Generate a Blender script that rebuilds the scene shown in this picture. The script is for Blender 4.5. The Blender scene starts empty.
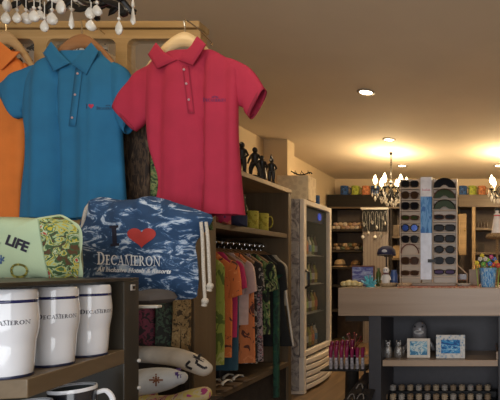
import bpy, bmesh, math, random
from mathutils import Vector, Matrix, noise
from mathutils.bvhtree import BVHTree
PI = math.pi
random.seed(11)
S = bpy.context.scene
COL = S.collection
H = 1.15; F = 450.0

# ------------------------------------------------------------ camera
cd = bpy.data.cameras.new('camera'); cam = bpy.data.objects.new('camera', cd); COL.objects.link(cam)
cam.location = (0, 0, H); cam.rotation_euler = (PI/2, 0, 0)
cd.sensor_fit = 'HORIZONTAL'; cd.sensor_width = 36; cd.lens = 36*F/500
cd.shift_x = -(493-250)/500; cd.shift_y = (267-200)/500
cd.clip_start = .02
S.camera = cam
# ------------------------------------------------------------ world / exposure
w = bpy.data.worlds.new('world'); S.world = w; w.use_nodes = True
w.node_tree.nodes['Background'].inputs[0].default_value = (.95, .88, .8, 1)
w.node_tree.nodes['Background'].inputs[1].default_value = .14
S.view_settings.view_transform = 'Standard'; S.view_settings.look = 'None'
S.view_settings.gamma = 1; S.view_settings.use_curve_mapping = False
S.view_settings.exposure = 0.32
# ------------------------------------------------------------ lights
def light(name, kind, loc, energy, color, rot=(0,0,0), **k):
    l = bpy.data.lights.new(name, kind); l.energy = energy; l.color = color
    for a, b in k.items(): setattr(l, a, b)
    o = bpy.data.objects.new(name, l); COL.objects.link(o); o.location = loc; o.rotation_euler = rot
    return o
# daylight through the open shop front behind the camera
light('shopfront_daylight', 'AREA', (-.1, -1.6, 1.15), 62, (.93, .96, 1), (math.radians(84), 0, math.radians(12)), shape='RECTANGLE', size=3.2, size_y=1.9)
WARM = (1, .74, .42)
DL = [(366, 92), (389, 139.5), (402, 165.5), (498.5, 165.5)]
CEIL = 2.6
DLP = []
for px, py in DL:
    d = F*(CEIL-H)/(267-py); DLP.append(((px-493)/F*d, d))
for i, (x, y) in enumerate(DLP):
    light('downlight_beam', 'SPOT', (x, y, CEIL-.02), [20, 28, 36, 36][i], (1, .80, .55), spot_size=math.radians(125), spot_blend=.8, shadow_soft_size=.05)
for x, y, e in ((-.6, 1.3, 12), (.9, 1.9, 20), (.5, 3.1, 26)):   # the same row of downlights, nearer than the frame
    light('downlight_beam', 'SPOT', (x, y, CEIL-.02), e, (1, .84, .62), spot_size=math.radians(130), spot_blend=.8, shadow_soft_size=.06)

# ------------------------------------------------------------ materials
def nt(name):
    m = bpy.data.materials.new(name); m.use_nodes = True
    return m, m.node_tree, m.node_tree.nodes['Principled BSDF']
def rgb(c): return (c[0], c[1], c[2], 1)
def s2l(r, g, b):
    f = lambda v: (v/255/12.92) if v/255 <= .04045 else ((v/255+.055)/1.055)**2.4
    return (f(r), f(g), f(b))
MC = {}
def mat(name, col, rough=.6, metal=0, var=.12, scale=20, bump=0, bscale=None, emit=0, ecol=None, stretch=(1,1,1), coat=0, sheen=0):
    if name in MC: return MC[name]
    m, t, b = nt(name); N = t.nodes; L = t.links
    b.inputs['Roughness'].default_value = rough; b.inputs['Metallic'].default_value = metal
    if coat: b.inputs['Coat Weight'].default_value = coat
    if sheen: b.inputs['Sheen Weight'].default_value = sheen
    tc = N.new('ShaderNodeTexCoord'); mp = N.new('ShaderNodeMapping'); mp.inputs['Scale'].default_value = stretch
    L.new(tc.outputs['Object'], mp.inputs['Vector'])
    n = N.new('ShaderNodeTexNoise'); n.inputs['Scale'].default_value = scale; n.inputs['Detail'].default_value = 5
    L.new(mp.outputs[0], n.inputs['Vector'])
    r = N.new('ShaderNodeValToRGB'); L.new(n.outputs[0], r.inputs[0])
    r.color_ramp.elements[0].position = .3; r.color_ramp.elements[1].position = .7
    r.color_ramp.elements[0].color = rgb([c*(1-var) for c in col]); r.color_ramp.elements[1].color = rgb([min(1, c*(1+var)) for c in col])
    L.new(r.outputs[0], b.inputs['Base Color'])
    if bump:
        n2 = N.new('ShaderNodeTexNoise'); n2.inputs['Scale'].default_value = bscale or scale*4
        L.new(mp.outputs[0], n2.inputs['Vector'])
        bp = N.new('ShaderNodeBump'); bp.inputs['Strength'].default_value = bump; bp.inputs['Distance'].default_value = .01
        L.new(n2.outputs[0], bp.inputs['Height']); L.new(bp.outputs[0], b.inputs['Normal'])
    if emit:
        b.inputs['Emission Color'].default_value = rgb(ecol or col); b.inputs['Emission Strength'].default_value = emit
    MC[name] = m; return m
def wood(name, c1, c2, axis=0, scale=9, rough=.5):
    if name in MC: return MC[name]
    m, t, b = nt(name); N = t.nodes; L = t.links
    tc = N.new('ShaderNodeTexCoord'); mp = N.new('ShaderNodeMapping'); sc = [scale*3]*3; sc[axis] = scale*.18
    mp.inputs['Scale'].default_value = sc; L.new(tc.outputs['Object'], mp.inputs['Vector'])
    n = N.new('ShaderNodeTexNoise'); n.inputs['Scale'].default_value = 1; n.inputs['Detail'].default_value = 7; n.inputs['Distortion'].default_value = .6
    L.new(mp.outputs[0], n.inputs['Vector'])
    r = N.new('ShaderNodeValToRGB'); L.new(n.outputs[0], r.inputs[0])
    r.color_ramp.elements[0].position = .32; r.color_ramp.elements[1].position = .68
    r.color_ramp.elements[0].color = rgb(c1); r.color_ramp.elements[1].color = rgb(c2)
    L.new(r.outputs[0], b.inputs['Base Color']); b.inputs['Roughness'].default_value = rough
    bp = N.new('ShaderNodeBump'); bp.inputs['Strength'].default_value = .12; L.new(n.outputs[0], bp.inputs['Height']); L.new(bp.outputs[0], b.inputs['Normal'])
    MC[name] = m; return m
def cloth_print(name, cols, scale=18, stretch=(1,1,1), rough=.8, dist=1.0, kind='noise', off=0.0):
    """cols: list of (position, colour): constant bands of a noise = printed patches"""
    if name in MC: return MC[name]
    m, t, b = nt(name); N = t.nodes; L = t.links
    tc = N.new('ShaderNodeTexCoord'); mp = N.new('ShaderNodeMapping'); mp.inputs['Scale'].default_value = stretch; mp.inputs['Location'].default_value = (off, off*.7, off*1.3)
    L.new(tc.outputs['Object'], mp.inputs['Vector'])
    if kind == 'voronoi':
        n = N.new('ShaderNodeTexVoronoi'); n.inputs['Scale'].default_value = scale; out = n.outputs['Distance']
    elif kind == 'wave':
        n = N.new('ShaderNodeTexWave'); n.inputs['Scale'].default_value = scale; n.inputs['Distortion'].default_value = dist; n.inputs['Detail'].default_value = 3; out = n.outputs[1]
    else:
        n = N.new('ShaderNodeTexNoise'); n.inputs['Scale'].default_value = scale; n.inputs['Detail'].default_value = 4; n.inputs['Distortion'].default_value = dist; out = n.outputs[0]
    L.new(mp.outputs[0], n.inputs['Vector'])
    r = N.new('ShaderNodeValToRGB'); r.color_ramp.interpolation = 'CONSTANT'; L.new(out, r.inputs[0])
    el = r.color_ramp.elements
    el[0].position = 0; el[0].color = rgb(cols[0][1]); el[1].position = cols[1][0]; el[1].color = rgb(cols[1][1])
    for p, c in cols[2:]:
        e = el.new(p); e.color = rgb(c)
    L.new(r.outputs[0], b.inputs['Base Color']); b.inputs['Roughness'].default_value = rough
    MC[name] = m; return m
def glass(name, col=(1,1,1), rough=.02, alpha=.12):
    if name in MC: return MC[name]
    m, t, b = nt(name)
    b.inputs['Base Color'].default_value = rgb(col); b.inputs['Roughness'].default_value = rough; b.inputs['Alpha'].default_value = alpha
    b.inputs['Specular IOR Level'].default_value = .8
    MC[name] = m; return m
def gem(name, col, tr=.9):
    if name in MC: return MC[name]
    m, t, b = nt(name); b.inputs['Base Color'].default_value = rgb(col); b.inputs['Roughness'].default_value = .05
    b.inputs['Transmission Weight'].default_value = tr; b.inputs['IOR'].default_value = 1.5
    MC[name] = m; return m

def P(px, py, d): return Vector(((px-493)/F*d, d, H-(py-267)/F*d))

# ------------------------------------------------------------ mesh builder (world coordinates)
ORG = {}
class B:
    def __init__(s): s.bm = bmesh.new()
    def face(s, vs):
        try: return s.bm.faces.new(vs)
        except ValueError: return None
    def box(s, lo, hi, rz=0, piv=None):
        x0, y0, z0 = lo; x1, y1, z1 = hi
        c = [(x0,y0,z0),(x1,y0,z0),(x1,y1,z0),(x0,y1,z0),(x0,y0,z1),(x1,y0,z1),(x1,y1,z1),(x0,y1,z1)]
        if rz:
            p = Vector(piv); M = Matrix.Rotation(rz, 3, 'Z'); c = [M @ (Vector(q)-p) + p for q in c]
        v = [s.bm.verts.new(q) for q in c]
        for f in ((0,3,2,1),(4,5,6,7),(0,1,5,4),(1,2,6,5),(2,3,7,6),(3,0,4,7)): s.face([v[i] for i in f])
        return s
    def obox(s, o, u, v, wv):
        """box from a corner and three edge vectors"""
        o, u, v, wv = map(Vector, (o, u, v, wv))
        c = [o, o+u, o+u+v, o+v, o+wv, o+u+wv, o+u+v+wv, o+v+wv]
        q = [s.bm.verts.new(k) for k in c]
        for f in ((0,3,2,1),(4,5,6,7),(0,1,5,4),(1,2,6,5),(2,3,7,6),(3,0,4,7)): s.face([q[i] for i in f])
        return s
    def loft(s, rings, cap=True, closed=False):
        vr = [[s.bm.verts.new(p) for p in r] for r in rings]
        n = len(vr[0]); m = len(vr)
        for i in range(m if closed else m-1):
            a, b = vr[i], vr[(i+1) % m]
            for j in range(n): s.face([a[j], a[(j+1) % n], b[(j+1) % n], b[j]])
        if cap and not closed: s.face(vr[0][::-1]); s.face(vr[-1])
        return s
    def tube(s, pts, r, n=8, cap=True, flat=1.0, closed=False):
        pts = [Vector(p) for p in pts]; rs = r if isinstance(r, (list, tuple)) else [r]*len(pts)
        rings = []; up = None; m = len(pts)
        for i, p in enumerate(pts):
            if closed: t = pts[(i+1) % m]-pts[i-1]
            else: t = (pts[min(i+1, m-1)]-pts[max(i-1, 0)])
            t.normalize()
            if up is None: up = Vector((0,0,1)) if abs(t.z) < .9 else Vector((1,0,0))
            a = t.cross(up)
            if a.length < 1e-4: a = t.cross(Vector((0,1,0)))
            a.normalize(); b = a.cross(t); b.normalize(); up = b
            rings.append([p+(a*math.cos(2*PI*k/n)+b*math.sin(2*PI*k/n)*flat)*rs[i] for k in range(n)])
        return s.loft(rings, cap, closed)
    def lathe(s, prof, c, n=24, cap=True, ax=(1,1), tilt=None):
        c = Vector(c); M = tilt or Matrix.Identity(3)
        rings = [[c+M @ Vector((r*math.cos(2*PI*k/n)*ax[0], r*math.sin(2*PI*k/n)*ax[1], z)) for k in range(n)] for r, z in prof]
        return s.loft(rings, cap)
    def ball(s, c, r, n=12, m=8, M=None):
        r = r if isinstance(r, (list, tuple)) else (r, r, r); c = Vector(c); M = M or Matrix.Identity(3)
        rings = []
        for i in range(m+1):
            a = -PI/2+PI*i/m; a = max(-PI/2+.08, min(PI/2-.08, a))
            rings.append([c+M @ Vector((r[0]*math.cos(a)*math.cos(2*PI*k/n), r[1]*math.cos(a)*math.sin(2*PI*k/n), r[2]*math.sin(a))) for k in range(n)])
        return s.loft(rings)
    def prism(s, pts, off):
        """closed outline (3d points) extruded by a vector"""
        off = Vector(off); a = [s.bm.verts.new(p) for p in pts]; b = [s.bm.verts.new(Vector(p)+off) for p in pts]; n = len(a)
        s.face(a[::-1]); s.face(b)
        for i in range(n): s.face([a[i], a[(i+1) % n], b[(i+1) % n], b[i]])
        return s
    def puff(s, pts, D, up=(0,-1,0), rings=7, back=.8, wr=0, pw=2.0):
        """inflated outline: a cushion"""
        up = Vector(up); pts = [Vector(p) for p in pts]; c = sum(pts, Vector())/len(pts); n = len(pts)
        L = []
        for side in (1, -1):
            for k in range(rings):
                t = (k+1)/rings if side == 1 else 1-(k)/rings
                if side == -1 and k == 0: continue
                L.append((t, side))
        R = []
        for t, side in L:
            dd = D*(max(0, 1-t**pw))**.5*(1 if side == 1 else -back)
            row = []
            for p in pts:
                q = c+(p-c)*t
                e = wr*noise.noise(q*14)*min(1, t*2) if wr else 0
                row.append(q+up*(dd+e*(1 if side == 1 else 0)))
            R.append(row)
        vr = [[s.bm.verts.new(p) for p in r] for r in R]
        for a, b in zip(vr, vr[1:]):
            for j in range(n): s.face([a[j], a[(j+1) % n], b[(j+1) % n], b[j]])
        cf = s.bm.verts.new(c+up*D); cb = s.bm.verts.new(c-up*D*back)
        for j in range(n):
            s.face([cf, vr[0][(j+1) % n], vr[0][j]]); s.face([cb, vr[-1][j], vr[-1][(j+1) % n]])
        return s
    def bvh(s):
        s.bm.normal_update(); return BVHTree.FromBMesh(s.bm)
    def project(s, tree, off=.001, dirv=(0,1,0), back=1.0):
        dv = Vector(dirv)
        for v in s.bm.verts:
            h = tree.ray_cast(v.co-dv*back, dv)
            if h[0] is not None: v.co = h[0]-dv*off
        return s
    def project_view(s, tree, off=.001):
        """lay a decal on the surface, along the line of sight used to measure it"""
        o = Vector((0, 0, H))
        for v in s.bm.verts:
            dv = (v.co-o).normalized(); h = tree.ray_cast(o+dv*.3, dv)
            if h[0] is not None: v.co = h[0]-dv*off
        return s
    def build(s, name, m, parent=None, loc=None, smooth=True, bevel=0, solid=0, sub=0, angle=40, recalc=True):
        if recalc: bmesh.ops.recalc_face_normals(s.bm, faces=s.bm.faces[:])
        if parent is not None: org = ORG[parent.name]
        else: org = Vector(loc) if loc is not None else Vector()
        bmesh.ops.translate(s.bm, verts=s.bm.verts[:], vec=-org)
        me = bpy.data.meshes.new(name); s.bm.to_mesh(me); s.bm.free()
        o = bpy.data.objects.new(name, me); COL.objects.link(o)
        if parent is not None: o.parent = parent
        else: o.location = org
        ORG[o.name] = org
        me.materials.append(m)
        if smooth:
            for p in me.polygons: p.use_smooth = True
            try: me.set_sharp_from_angle(angle=math.radians(angle))
            except Exception: pass
        if bevel:
            b = o.modifiers.new('bevel', 'BEVEL'); b.width = bevel; b.segments = 2; b.limit_method = 'ANGLE'
        if solid:
            b = o.modifiers.new('solidify', 'SOLIDIFY'); b.thickness = solid
        if sub:
            b = o.modifiers.new('subsurf', 'SUBSURF'); b.levels = sub; b.render_levels = sub
        return o
def tag(o, label=None, cat=None, group=None, kind=None):
    if label: o['label'] = label
    if cat: o['category'] = cat
    if group: o['group'] = group
    if kind: o['kind'] = kind
    return o
def thing(name, label, cat, loc, group=None):
    o = bpy.data.objects.new(name, None); COL.objects.link(o); o.location = loc; o.empty_display_size = .05
    ORG[o.name] = Vector(loc); return tag(o, label, cat, group)
def dup(o, loc=None, label=None, rot=None, scale=None, parent=None, mats=None, top=True):
    c = o.copy(); COL.objects.link(c); ORG[c.name] = Vector(loc) if loc else ORG[o.name]
    if parent is not None: c.parent = parent
    if loc is not None: c.location = loc
    if rot is not None: c.rotation_euler = rot
    if scale is not None: c.scale = scale
    if label: c['label'] = label
    if mats and o.type == 'MESH' and o.data.materials and o.data.materials[0].name in mats:
        c.data = o.data.copy(); c.data.materials[0] = mats[o.data.materials[0].name]
    for ch in list(o.children): dup(ch, parent=c, mats=mats)
    return c
def struct(o): o['kind'] = 'structure'; return o

def spline(pts, k=6, closed=False):
    """catmull rom through vectors (or lists of vectors)"""
    out = []; n = len(pts)
    rng = n if closed else n-1
    for i in range(rng):
        g = lambda j: pts[j % n] if closed else pts[max(0, min(n-1, j))]
        p0, p1, p2, p3 = g(i-1), g(i), g(i+1), g(i+2)
        for q in range(k):
            t = q/k
            f = lambda a, b, c, d: .5*((2*b)+(c-a)*t+(2*a-5*b+4*c-d)*t*t+(3*b-a-3*c+d)*t**3)
            if isinstance(p1, (list, tuple)): out.append([f(a, b, c, d) for a, b, c, d in zip(p0, p1, p2, p3)])
            else: out.append(f(p0, p1, p2, p3))
    if not closed: out.append(pts[-1])
    return out

# serif capitals, drawn on a unit-high letter; returns polygons and advance width
def glyph(ch):
    R = lambda x0, y0, x1, y1: [(x0,y0),(x1,y0),(x1,y1),(x0,y1)]
    def ring(cx, cy, rx, ry, tx, ty, a0, a1, n=18):
        out = []
        for i in range(n):
            a = a0+(a1-a0)*i/n; b = a0+(a1-a0)*(i+1)/n
            o = lambda t: (cx+rx*math.cos(t), cy+ry*math.sin(t)); q = lambda t: (cx+(rx-tx)*math.cos(t), cy+(ry-ty)*math.sin(t))
            out.append([q(a), o(a), o(b), q(b)])
        return out
    T, h = .19, .085
    if ch == 'D': return [R(.1,0,.1+T,1), R(0,0,.3,h), R(0,1-h,.3,1)]+ring(.3,.5,.5,.5,T,h,-PI/2,PI/2), .86
    if ch == 'E': return [R(.1,0,.1+T,1), R(0,0,.6,h), R(0,1-h,.58,1), R(.2,.48,.46,.48+h), R(.55,0,.6,.25), R(.53,.78,.58,1), R(.43,.38,.48,.62)], .68
    if ch == 'C': return ring(.48,.5,.46,.5,T,h,.7,2*PI-.7)+[R(.8,.65,.85,1)], .9
    if ch == 'O': return ring(.48,.5,.46,.5,T,h,0,2*PI,28), 1.0
    if ch == 'A': return [[(.08,0),(.14,0),(.47,1),(.42,1)], [(.62,0),(.8,0),(.5,1),(.38,1)], R(.22,.3,.66,.3+h), R(0,0,.24,h), R(.52,0,.9,h)], .9
    if ch == 'M': return [R(.12,0,.18,1), [(.1,1),(.25,1),(.56,.05),(.5,0)], [(.5,0),(.56,.1),(.86,1),(.84,1)], R(.84,0,1.0,1), R(0,0,.3,h), R(0,1-h,.2,1), R(.72,0,1.1,h), R(.9,1-h,1.1,1)], 1.14
    if ch == 'R': return [R(.1,0,.1+T,1), R(0,0,.36,h), R(0,1-h,.35,1)]+ring(.34,.74,.3,.26,T,h,-PI/2,PI/2,10)+[[(.3,.48),(.46,.48),(.86,0),(.66,0)], R(.64,0,.9,h)], .88
    if ch == 'N': return [R(.12,0,.18,1), [(.08,1),(.24,1),(.86,0),(.76,0)], R(.78,0,.84,1), R(0,0,.3,h), R(.64,1-h,.98,1), R(0,1-h,.2,1)], 1.0
    if ch == 'I': return [R(.1,0,.3,1), R(0,0,.4,h*1.5), R(0,1-h*1.5,.4,1)], .45
    return [], .4
def serif(word, big=(0,)):
    polys = []; x = 0
    for i, ch in enumerate(word):
        g, a = glyph(ch); k = 1.28 if i in big else 1.0
        polys += [[(x+u*k, v*k) for u, v in q] for q in g]; x += a*k+.04
    return polys, x
def decal_polys(b, polys, org, ux, uz):
    """place flat polygons with axes ux, uz; long edges are cut for projection"""
    for q in polys:
        vs = [b.bm.verts.new(Vector(org)+Vector(ux)*u+Vector(uz)*v) for u, v in q]; b.face(vs)
def sub_long(b, mx):
    for _ in range(4):
        e = [e for e in b.bm.edges if e.calc_length() > mx]
        if not e: break
        bmesh.ops.subdivide_edges(b.bm, edges=e, cuts=1, use_grid_fill=True)
    bmesh.ops.triangulate(b.bm, faces=b.bm.faces[:])
def font_mesh(text, size, org, ux, uz, shear=0, bold=0):
    cu = bpy.data.curves.new('t', 'FONT'); cu.body = text; cu.size = size; cu.shear = shear; cu.offset = bold; cu.resolution_u = 3; cu.fill_mode = 'FRONT'
    o = bpy.data.objects.new('t', cu); COL.objects.link(o)
    dg = bpy.context.evaluated_depsgraph_get(); me = bpy.data.meshes.new_from_object(o.evaluated_get(dg))
    b = B(); b.bm.from_mesh(me); bpy.data.objects.remove(o); bpy.data.curves.remove(cu); bpy.data.meshes.remove(me)
    ux, uz = Vector(ux).normalized(), Vector(uz).normalized()
    for v in b.bm.verts: v.co = Vector(org)+ux*v.co.x+uz*v.co.y
    return b
def arch_mark(k=1.0):
    """the little fan of palm strokes above the M"""
    out = []
    for a in (-60, -38, -15, 15, 38, 60):
        t = math.radians(a); r0, r1 = .25, .62
        c, s_ = math.sin(t), math.cos(t)
        out.append([(c*r0-.03*s_, s_*r0+.03*c), (c*r1-.07*s_, s_*r1*.7+.05*c), (c*r1+.07*s_, s_*r1*.7-.05*c), (c*r0+.03*s_, s_*r0-.03*c)])
    return [[(x*k, y*k) for x, y in q] for q in out]

# ================================================================ STRUCTURE
XL, XR, YB, YF = -2.6, 2.3, 7.4, -2.0
m_ceil = mat('ceiling_paint', (.68, .57, .43), .85, var=.05, scale=1.5, bump=.05, bscale=120)
m_wall = mat('wall_paint', (.62, .48, .30), .85, var=.04, scale=2, bump=.06, bscale=150)
m_floor = wood('floor_boards', (.11, .065, .032), (.20, .125, .062), 1, 5, .45)
struct(B().box((XL-.1, YF, -.06), (XR+.1, YB+.1, 0)).build('floor', m_floor))
struct(B().box((XL-.1, YF, CEIL), (XR+.1, YB+.1, CEIL+.08)).build('ceiling', m_ceil))
struct(B().box((XL-.1, YF, 0), (XL, YB, CEIL)).build('wall_left', m_wall))
struct(B().box((XL-.1, YB, 0), (XR+.1, YB+.1, CEIL)).build('wall_back', m_wall))
struct(B().box((XR, YF, 0), (XR+.1, YB, CEIL)).build('wall_right', m_wall))
struct(B().box((XL, 5.1, 0), (-2.33, 5.28, CEIL)).build('trim_1', m_wall, bevel=.004))   # pillar
struct(B().box((XL, YB-.02, 0), (XR, YB, .1)).build('baseboard_back', mat('skirting', (.2,.13,.08))))

# ================================================================ DOWNLIGHTS
m_trim = mat('lamp_trim', (.25, .2, .14), .4)
m_glow = mat('lamp_glow', (1, .9, .7), .5, emit=9, ecol=(1, .82, .55), var=0)
names = ['recessed downlight, nearest the camera in the middle of the ceiling', 'recessed downlight just in front of the middle chandelier', 'farthest recessed downlight beside the middle chandelier chain', 'far recessed downlight at the right edge above the right chandelier']
d0 = None
for i, (x, y) in enumerate(DLP):
    if d0 is None:
        d0 = thing('recessed_downlight', names[0], 'ceiling light', (x, y, CEIL), 'recessed ceiling downlights')
        B().lathe([(.052, -.001), (.052, -.006), (.058, -.010), (.072, -.006), (.074, 0)], (x, y, CEIL), 28, cap=False).build('trim_ring', m_trim, d0)
        B().lathe([(.001, -.006), (.03, -.006), (.053, -.003)], (x, y, CEIL), 28).build('lamp_glass', m_glow, d0)
    else: dup(d0, (x, y, CEIL), names[i])

# ================================================================ BACK UNITS
m_dark = wood('dark_board', (.018, .013, .010), (.034, .025, .018), 0, 6, .8)
m_brown = wood('brown_board', (.085, .058, .034), (.14, .098, .058), 1, 6, .5)
m_brownx = wood('brown_board_x', (.085, .058, .034), (.14, .098, .058), 0, 6, .5)
m_tan = wood('tan_board', (.24, .155, .07), (.34, .225, .11), 0, 6, .5)
m_backp = mat('grey_back_panel', (.17, .13, .10), .7)
DB = 6.95
zy = lambda y, d=DB: H-(y-267)/F*d
xx = lambda x, d=DB: (x-493)/F*d
bc = thing('wall_cabinet', 'dark brown wall cabinet with deep top box along the back wall', 'cabinet', (xx(327), DB, 0))
B().box((xx(327), DB, zy(207)), (xx(457), YB-.02, zy(194.5))).build('top_box', wood('black_brown_board', (.006,.0045,.003), (.014,.010,.007), 0, 6, .9), bc, bevel=.004)
B().box((xx(327), YB-.06, 0), (xx(457), YB-.022, zy(207))).build('back_panel', m_backp, bc)
for y in (229, 250, 267, 285, 310): B().box((xx(328.5), DB+.02, zy(y+2.2)), (xx(366 if y < 300 else 395), YB-.06, zy(y))).build('shelf', m_dark, bc, bevel=.002)
for y in (236, 258, 275): B().box((xx(390), DB+.02, zy(y+2)), (xx(455), YB-.06, zy(y))).build('shelf', m_brownx, bc)
for x in (327, 366, 390, 455.3): B().box((xx(x), DB+.01, 0), (xx(x+1.7), YB-.06, zy(207))).build('side_panel', m_dark, bc)
B().box((xx(328.7), DB-.01, zy(208.5)), (xx(457), DB+.01, zy(206.8))).build('edge_strip', m_brownx, bc)
rc = thing('shelf_cabinet', 'brown shelf cabinet with a tan cupboard door at the right of the back wall', 'cabinet', (xx(459), DB, 0))
B().box((xx(458.4), DB, zy(207)), (xx(560), YB-.02, zy(194.5))).build('top_box', m_brownx, rc, bevel=.004)
B().box((xx(458.4), YB-.06, 0), (xx(560), YB-.022, zy(207))).build('back_panel', m_backp, rc)
B().box((xx(472), DB+.0, 0), (xx(475.4), YB-.06, zy(207))).build('side_panel', m_tan, rc)
B().box((xx(556), DB+.0, 0), (xx(560), YB-.06, zy(207))).build('side_panel', m_tan, rc)
dr = B().box((xx(458.6), DB-.02, zy(255)), (xx(466.5), DB+.0, zy(214))).build('door', m_tan, rc, bevel=.004)
B().lathe([(.012, 0), (.016, -.012), (.006, -.02)], (xx(465), DB-.02, zy(230)), 10, tilt=Matrix.Rotation(PI/2, 3, 'X').transposed()).build('knob', mat('knob_brass', (.5,.36,.14), .3, 1), dr)
for y in (227.5, 252, 272): B().box((xx(475.4), DB+.02, zy(y+2.4)), (xx(556), YB-.06, zy(y))).build('shelf', m_brownx, rc)

# painted cups on top of the cabinets
def cup(name, label, cat, c, r, h, m, group=None, handle=0, hm=None, inner=None, n=20, taper=1.0):
    c = Vector(c); t = thing(name, label, cat, c, group)
    w_ = r*.08
    B().lathe([(r*taper*.9, 0), (r*taper, h*.04), (r*taper, h*.2), (r, h*.97), (r*.985, h), (r-w_, h*.98), (r*taper-w_, h*.1), (.002, h*.08)], c, n).build('body', m, t)
    if handle:
        pts = [c+Vector((math.cos(handle)*(r+o), math.sin(handle)*(r+o), z*h)) for o, z in ((-.05*r, .82), (.35*r, .84), (.62*r, .66), (.6*r, .42), (.35*r, .24), (-.05*r, .2))]
        B().tube(spline(pts, 4), r*.13, 8).build('handle', hm or m, t)
    return t
blue_p = cloth_print('blue_glaze', [(0, (.01,.02,.06)), (.45, (.02,.08,.25)), (.62, (.10,.22,.38))], 40)
green_p = cloth_print('lime_glaze', [(0, (.16,.20,.02)), (.45, (.32,.36,.04)), (.62, (.42,.40,.10))], 40)
orange_p = cloth_print('orange_glaze', [(0, (.22,.07,.03)), (.45, (.50,.17,.06)), (.62, (.6,.32,.16))], 40)
for x, m, cn, ln in ((344.5, blue_p, 'blue', 'above the shells, leftmost'), (355.5, green_p, 'lime green', 'above the shells, between blue and orange'), (366, orange_p, 'orange', 'just left of the middle chandelier'), (375, blue_p, 'blue', 'behind the bulbs of the middle chandelier'), (463, blue_p, 'dark blue', 'right of the sunglasses stand'), (472.5, green_p, 'lime green', 'right of the sunglasses stand'), (482, orange_p, 'orange', 'left of the right chandelier bulbs')):
    cup('painted_cup', f'{cn} painted cup on the back cabinet top, {ln}', 'cup', (xx(x, 7.1), 7.1, zy(194.5)), .062, .155, m, 'painted cups on the back cabinets', handle=.3)

# shells in rows
def shell_row(x0, x1, y, n, rows, cols, ln, d=7.08, r=.037):
    base = zy(y)
    k = 0
    for rr in range(rows):
        for i in range(n-rr):
            x = xx(x0+(x1-x0)*(i+.5+rr*.5)/n, d); z = base+r*.85+rr*r*1.45
            m = cols[(i*3+rr) % len(cols)]
            b = B(); rot = random.random()*6
            rings = []
            for a in range(9):                      # ribbed shell
                t = -PI/2+.12+(PI-.24)*a/8
                rings.append([Vector((x+r*1.05*math.cos(t)*math.cos(q)*(1+.06*math.cos(6*q)), d+r*.9*math.cos(t)*math.sin(q), z+r*.85*math.sin(t))) for q in [2*PI*j/12+rot for j in range(12)]])
            b.loft(rings); k += 1
            o = b.build('sea_shell', m, loc=(x, d, base))
            pos = ['left end', 'left part', 'middle', 'right part', 'right end'][min(4, int(5*i/(n-rr)))]
            tag(o, f'{m.name.replace("_", " ")} sea shell in the {["bottom", "top"][rr]} layer of {ln}, {pos}', 'shell', ln)
sh = [mat('cream', (.55,.42,.28), .6), mat('pale_pink', (.5,.34,.26), .6), mat('tan', (.34,.22,.12), .6), mat('white', (.6,.52,.42), .6)]
shb = [mat('dark_brown', (.08,.05,.03), .5), mat('honey_brown', (.30,.18,.08), .5), mat('dull_green', (.1,.12,.07), .5), sh[0]]
shell_row(331, 364, 229, 7, 2, sh, 'the upper shell shelf')
shell_row(331, 364, 250, 7, 2, shb, 'the lower shell shelf', r=.037)
# straw slippers on third shelf
def slab_puff(outline, c, D, m, name, loc, lab, cat, grp=None):
    o = B().puff([Vector(c)+Vector(p) for p in outline], D, up=(0,0,1)).build(name, m, loc=loc); return tag(o, lab, cat, grp)
m_straw = cloth_print('straw_weave', [(0, (.30,.21,.12)), (.45, (.46,.34,.2)), (.6, (.56,.44,.29))], 130)
m_strawd = cloth_print('straw_weave_dark', [(0, (.12,.07,.03)), (.45, (.26,.16,.07)), (.6, (.38,.25,.12))], 110)
def hat(c, r, h, m, lab, brim=1.75):
    t = thing('sun_hat', lab, 'hat', c)
    B().lathe([(r*brim, .004), (r*brim, .010), (r*1.05, .018), (r, h*.5), (r*.86, h*.85), (r*.5, h), (.004, h*1.02)], c, 24).build('crown', m, t)
    B().lathe([(r*1.06, .018), (r*1.02, .045), (r*1.0, .045)], c, 24, cap=False).build('hat_band', mat('band_brown', (.08,.04,.02)), t)
    return t
hat((xx(340, 7.1), 7.1, zy(267)), .085, .12, m_straw, 'pale straw hat on the back shelf below the shells')
hat((xx(356, 7.08), 7.08, zy(267)), .075, .10, m_strawd, 'small dark straw hat on the back shelf behind the blue picture')
# black jewellery display with white top bar, then grey grid below
jx0, jx1 = 362, 388
jd = thing('jewellery_display', 'grey grid panel with black necklace board and white top bar, back wall', 'display board', (xx(375, 6.8), 6.8, 0))
B().box((xx(jx0+1, 6.8), 6.8, 0), (xx(jx1, 6.8), 6.83, zy(208, 6.8))).build('grid_panel', cloth_print('grid_panel', [(0, (.13,.11,.10)), (.25, (.27,.235,.215))], 14, kind='wave', dist=0), jd)
B().box((xx(jx0+1.5, 6.8), 6.775, zy(231, 6.8)), (xx(jx1-.5, 6.8), 6.8, zy(209.5, 6.8))).build('necklace_board', mat('black_velvet', (.012,.013,.014), .9), jd)
B().box((xx(jx0-.8, 6.8), 6.76, zy(209.8, 6.8)), (xx(jx1+.4, 6.8), 6.83, zy(207.9, 6.8))).build('top_bar', mat('white_plastic', (.65,.62,.56), .4), jd, bevel=.003)
m_silver = mat('silver', (.42,.41,.39), .3, .8)
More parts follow.
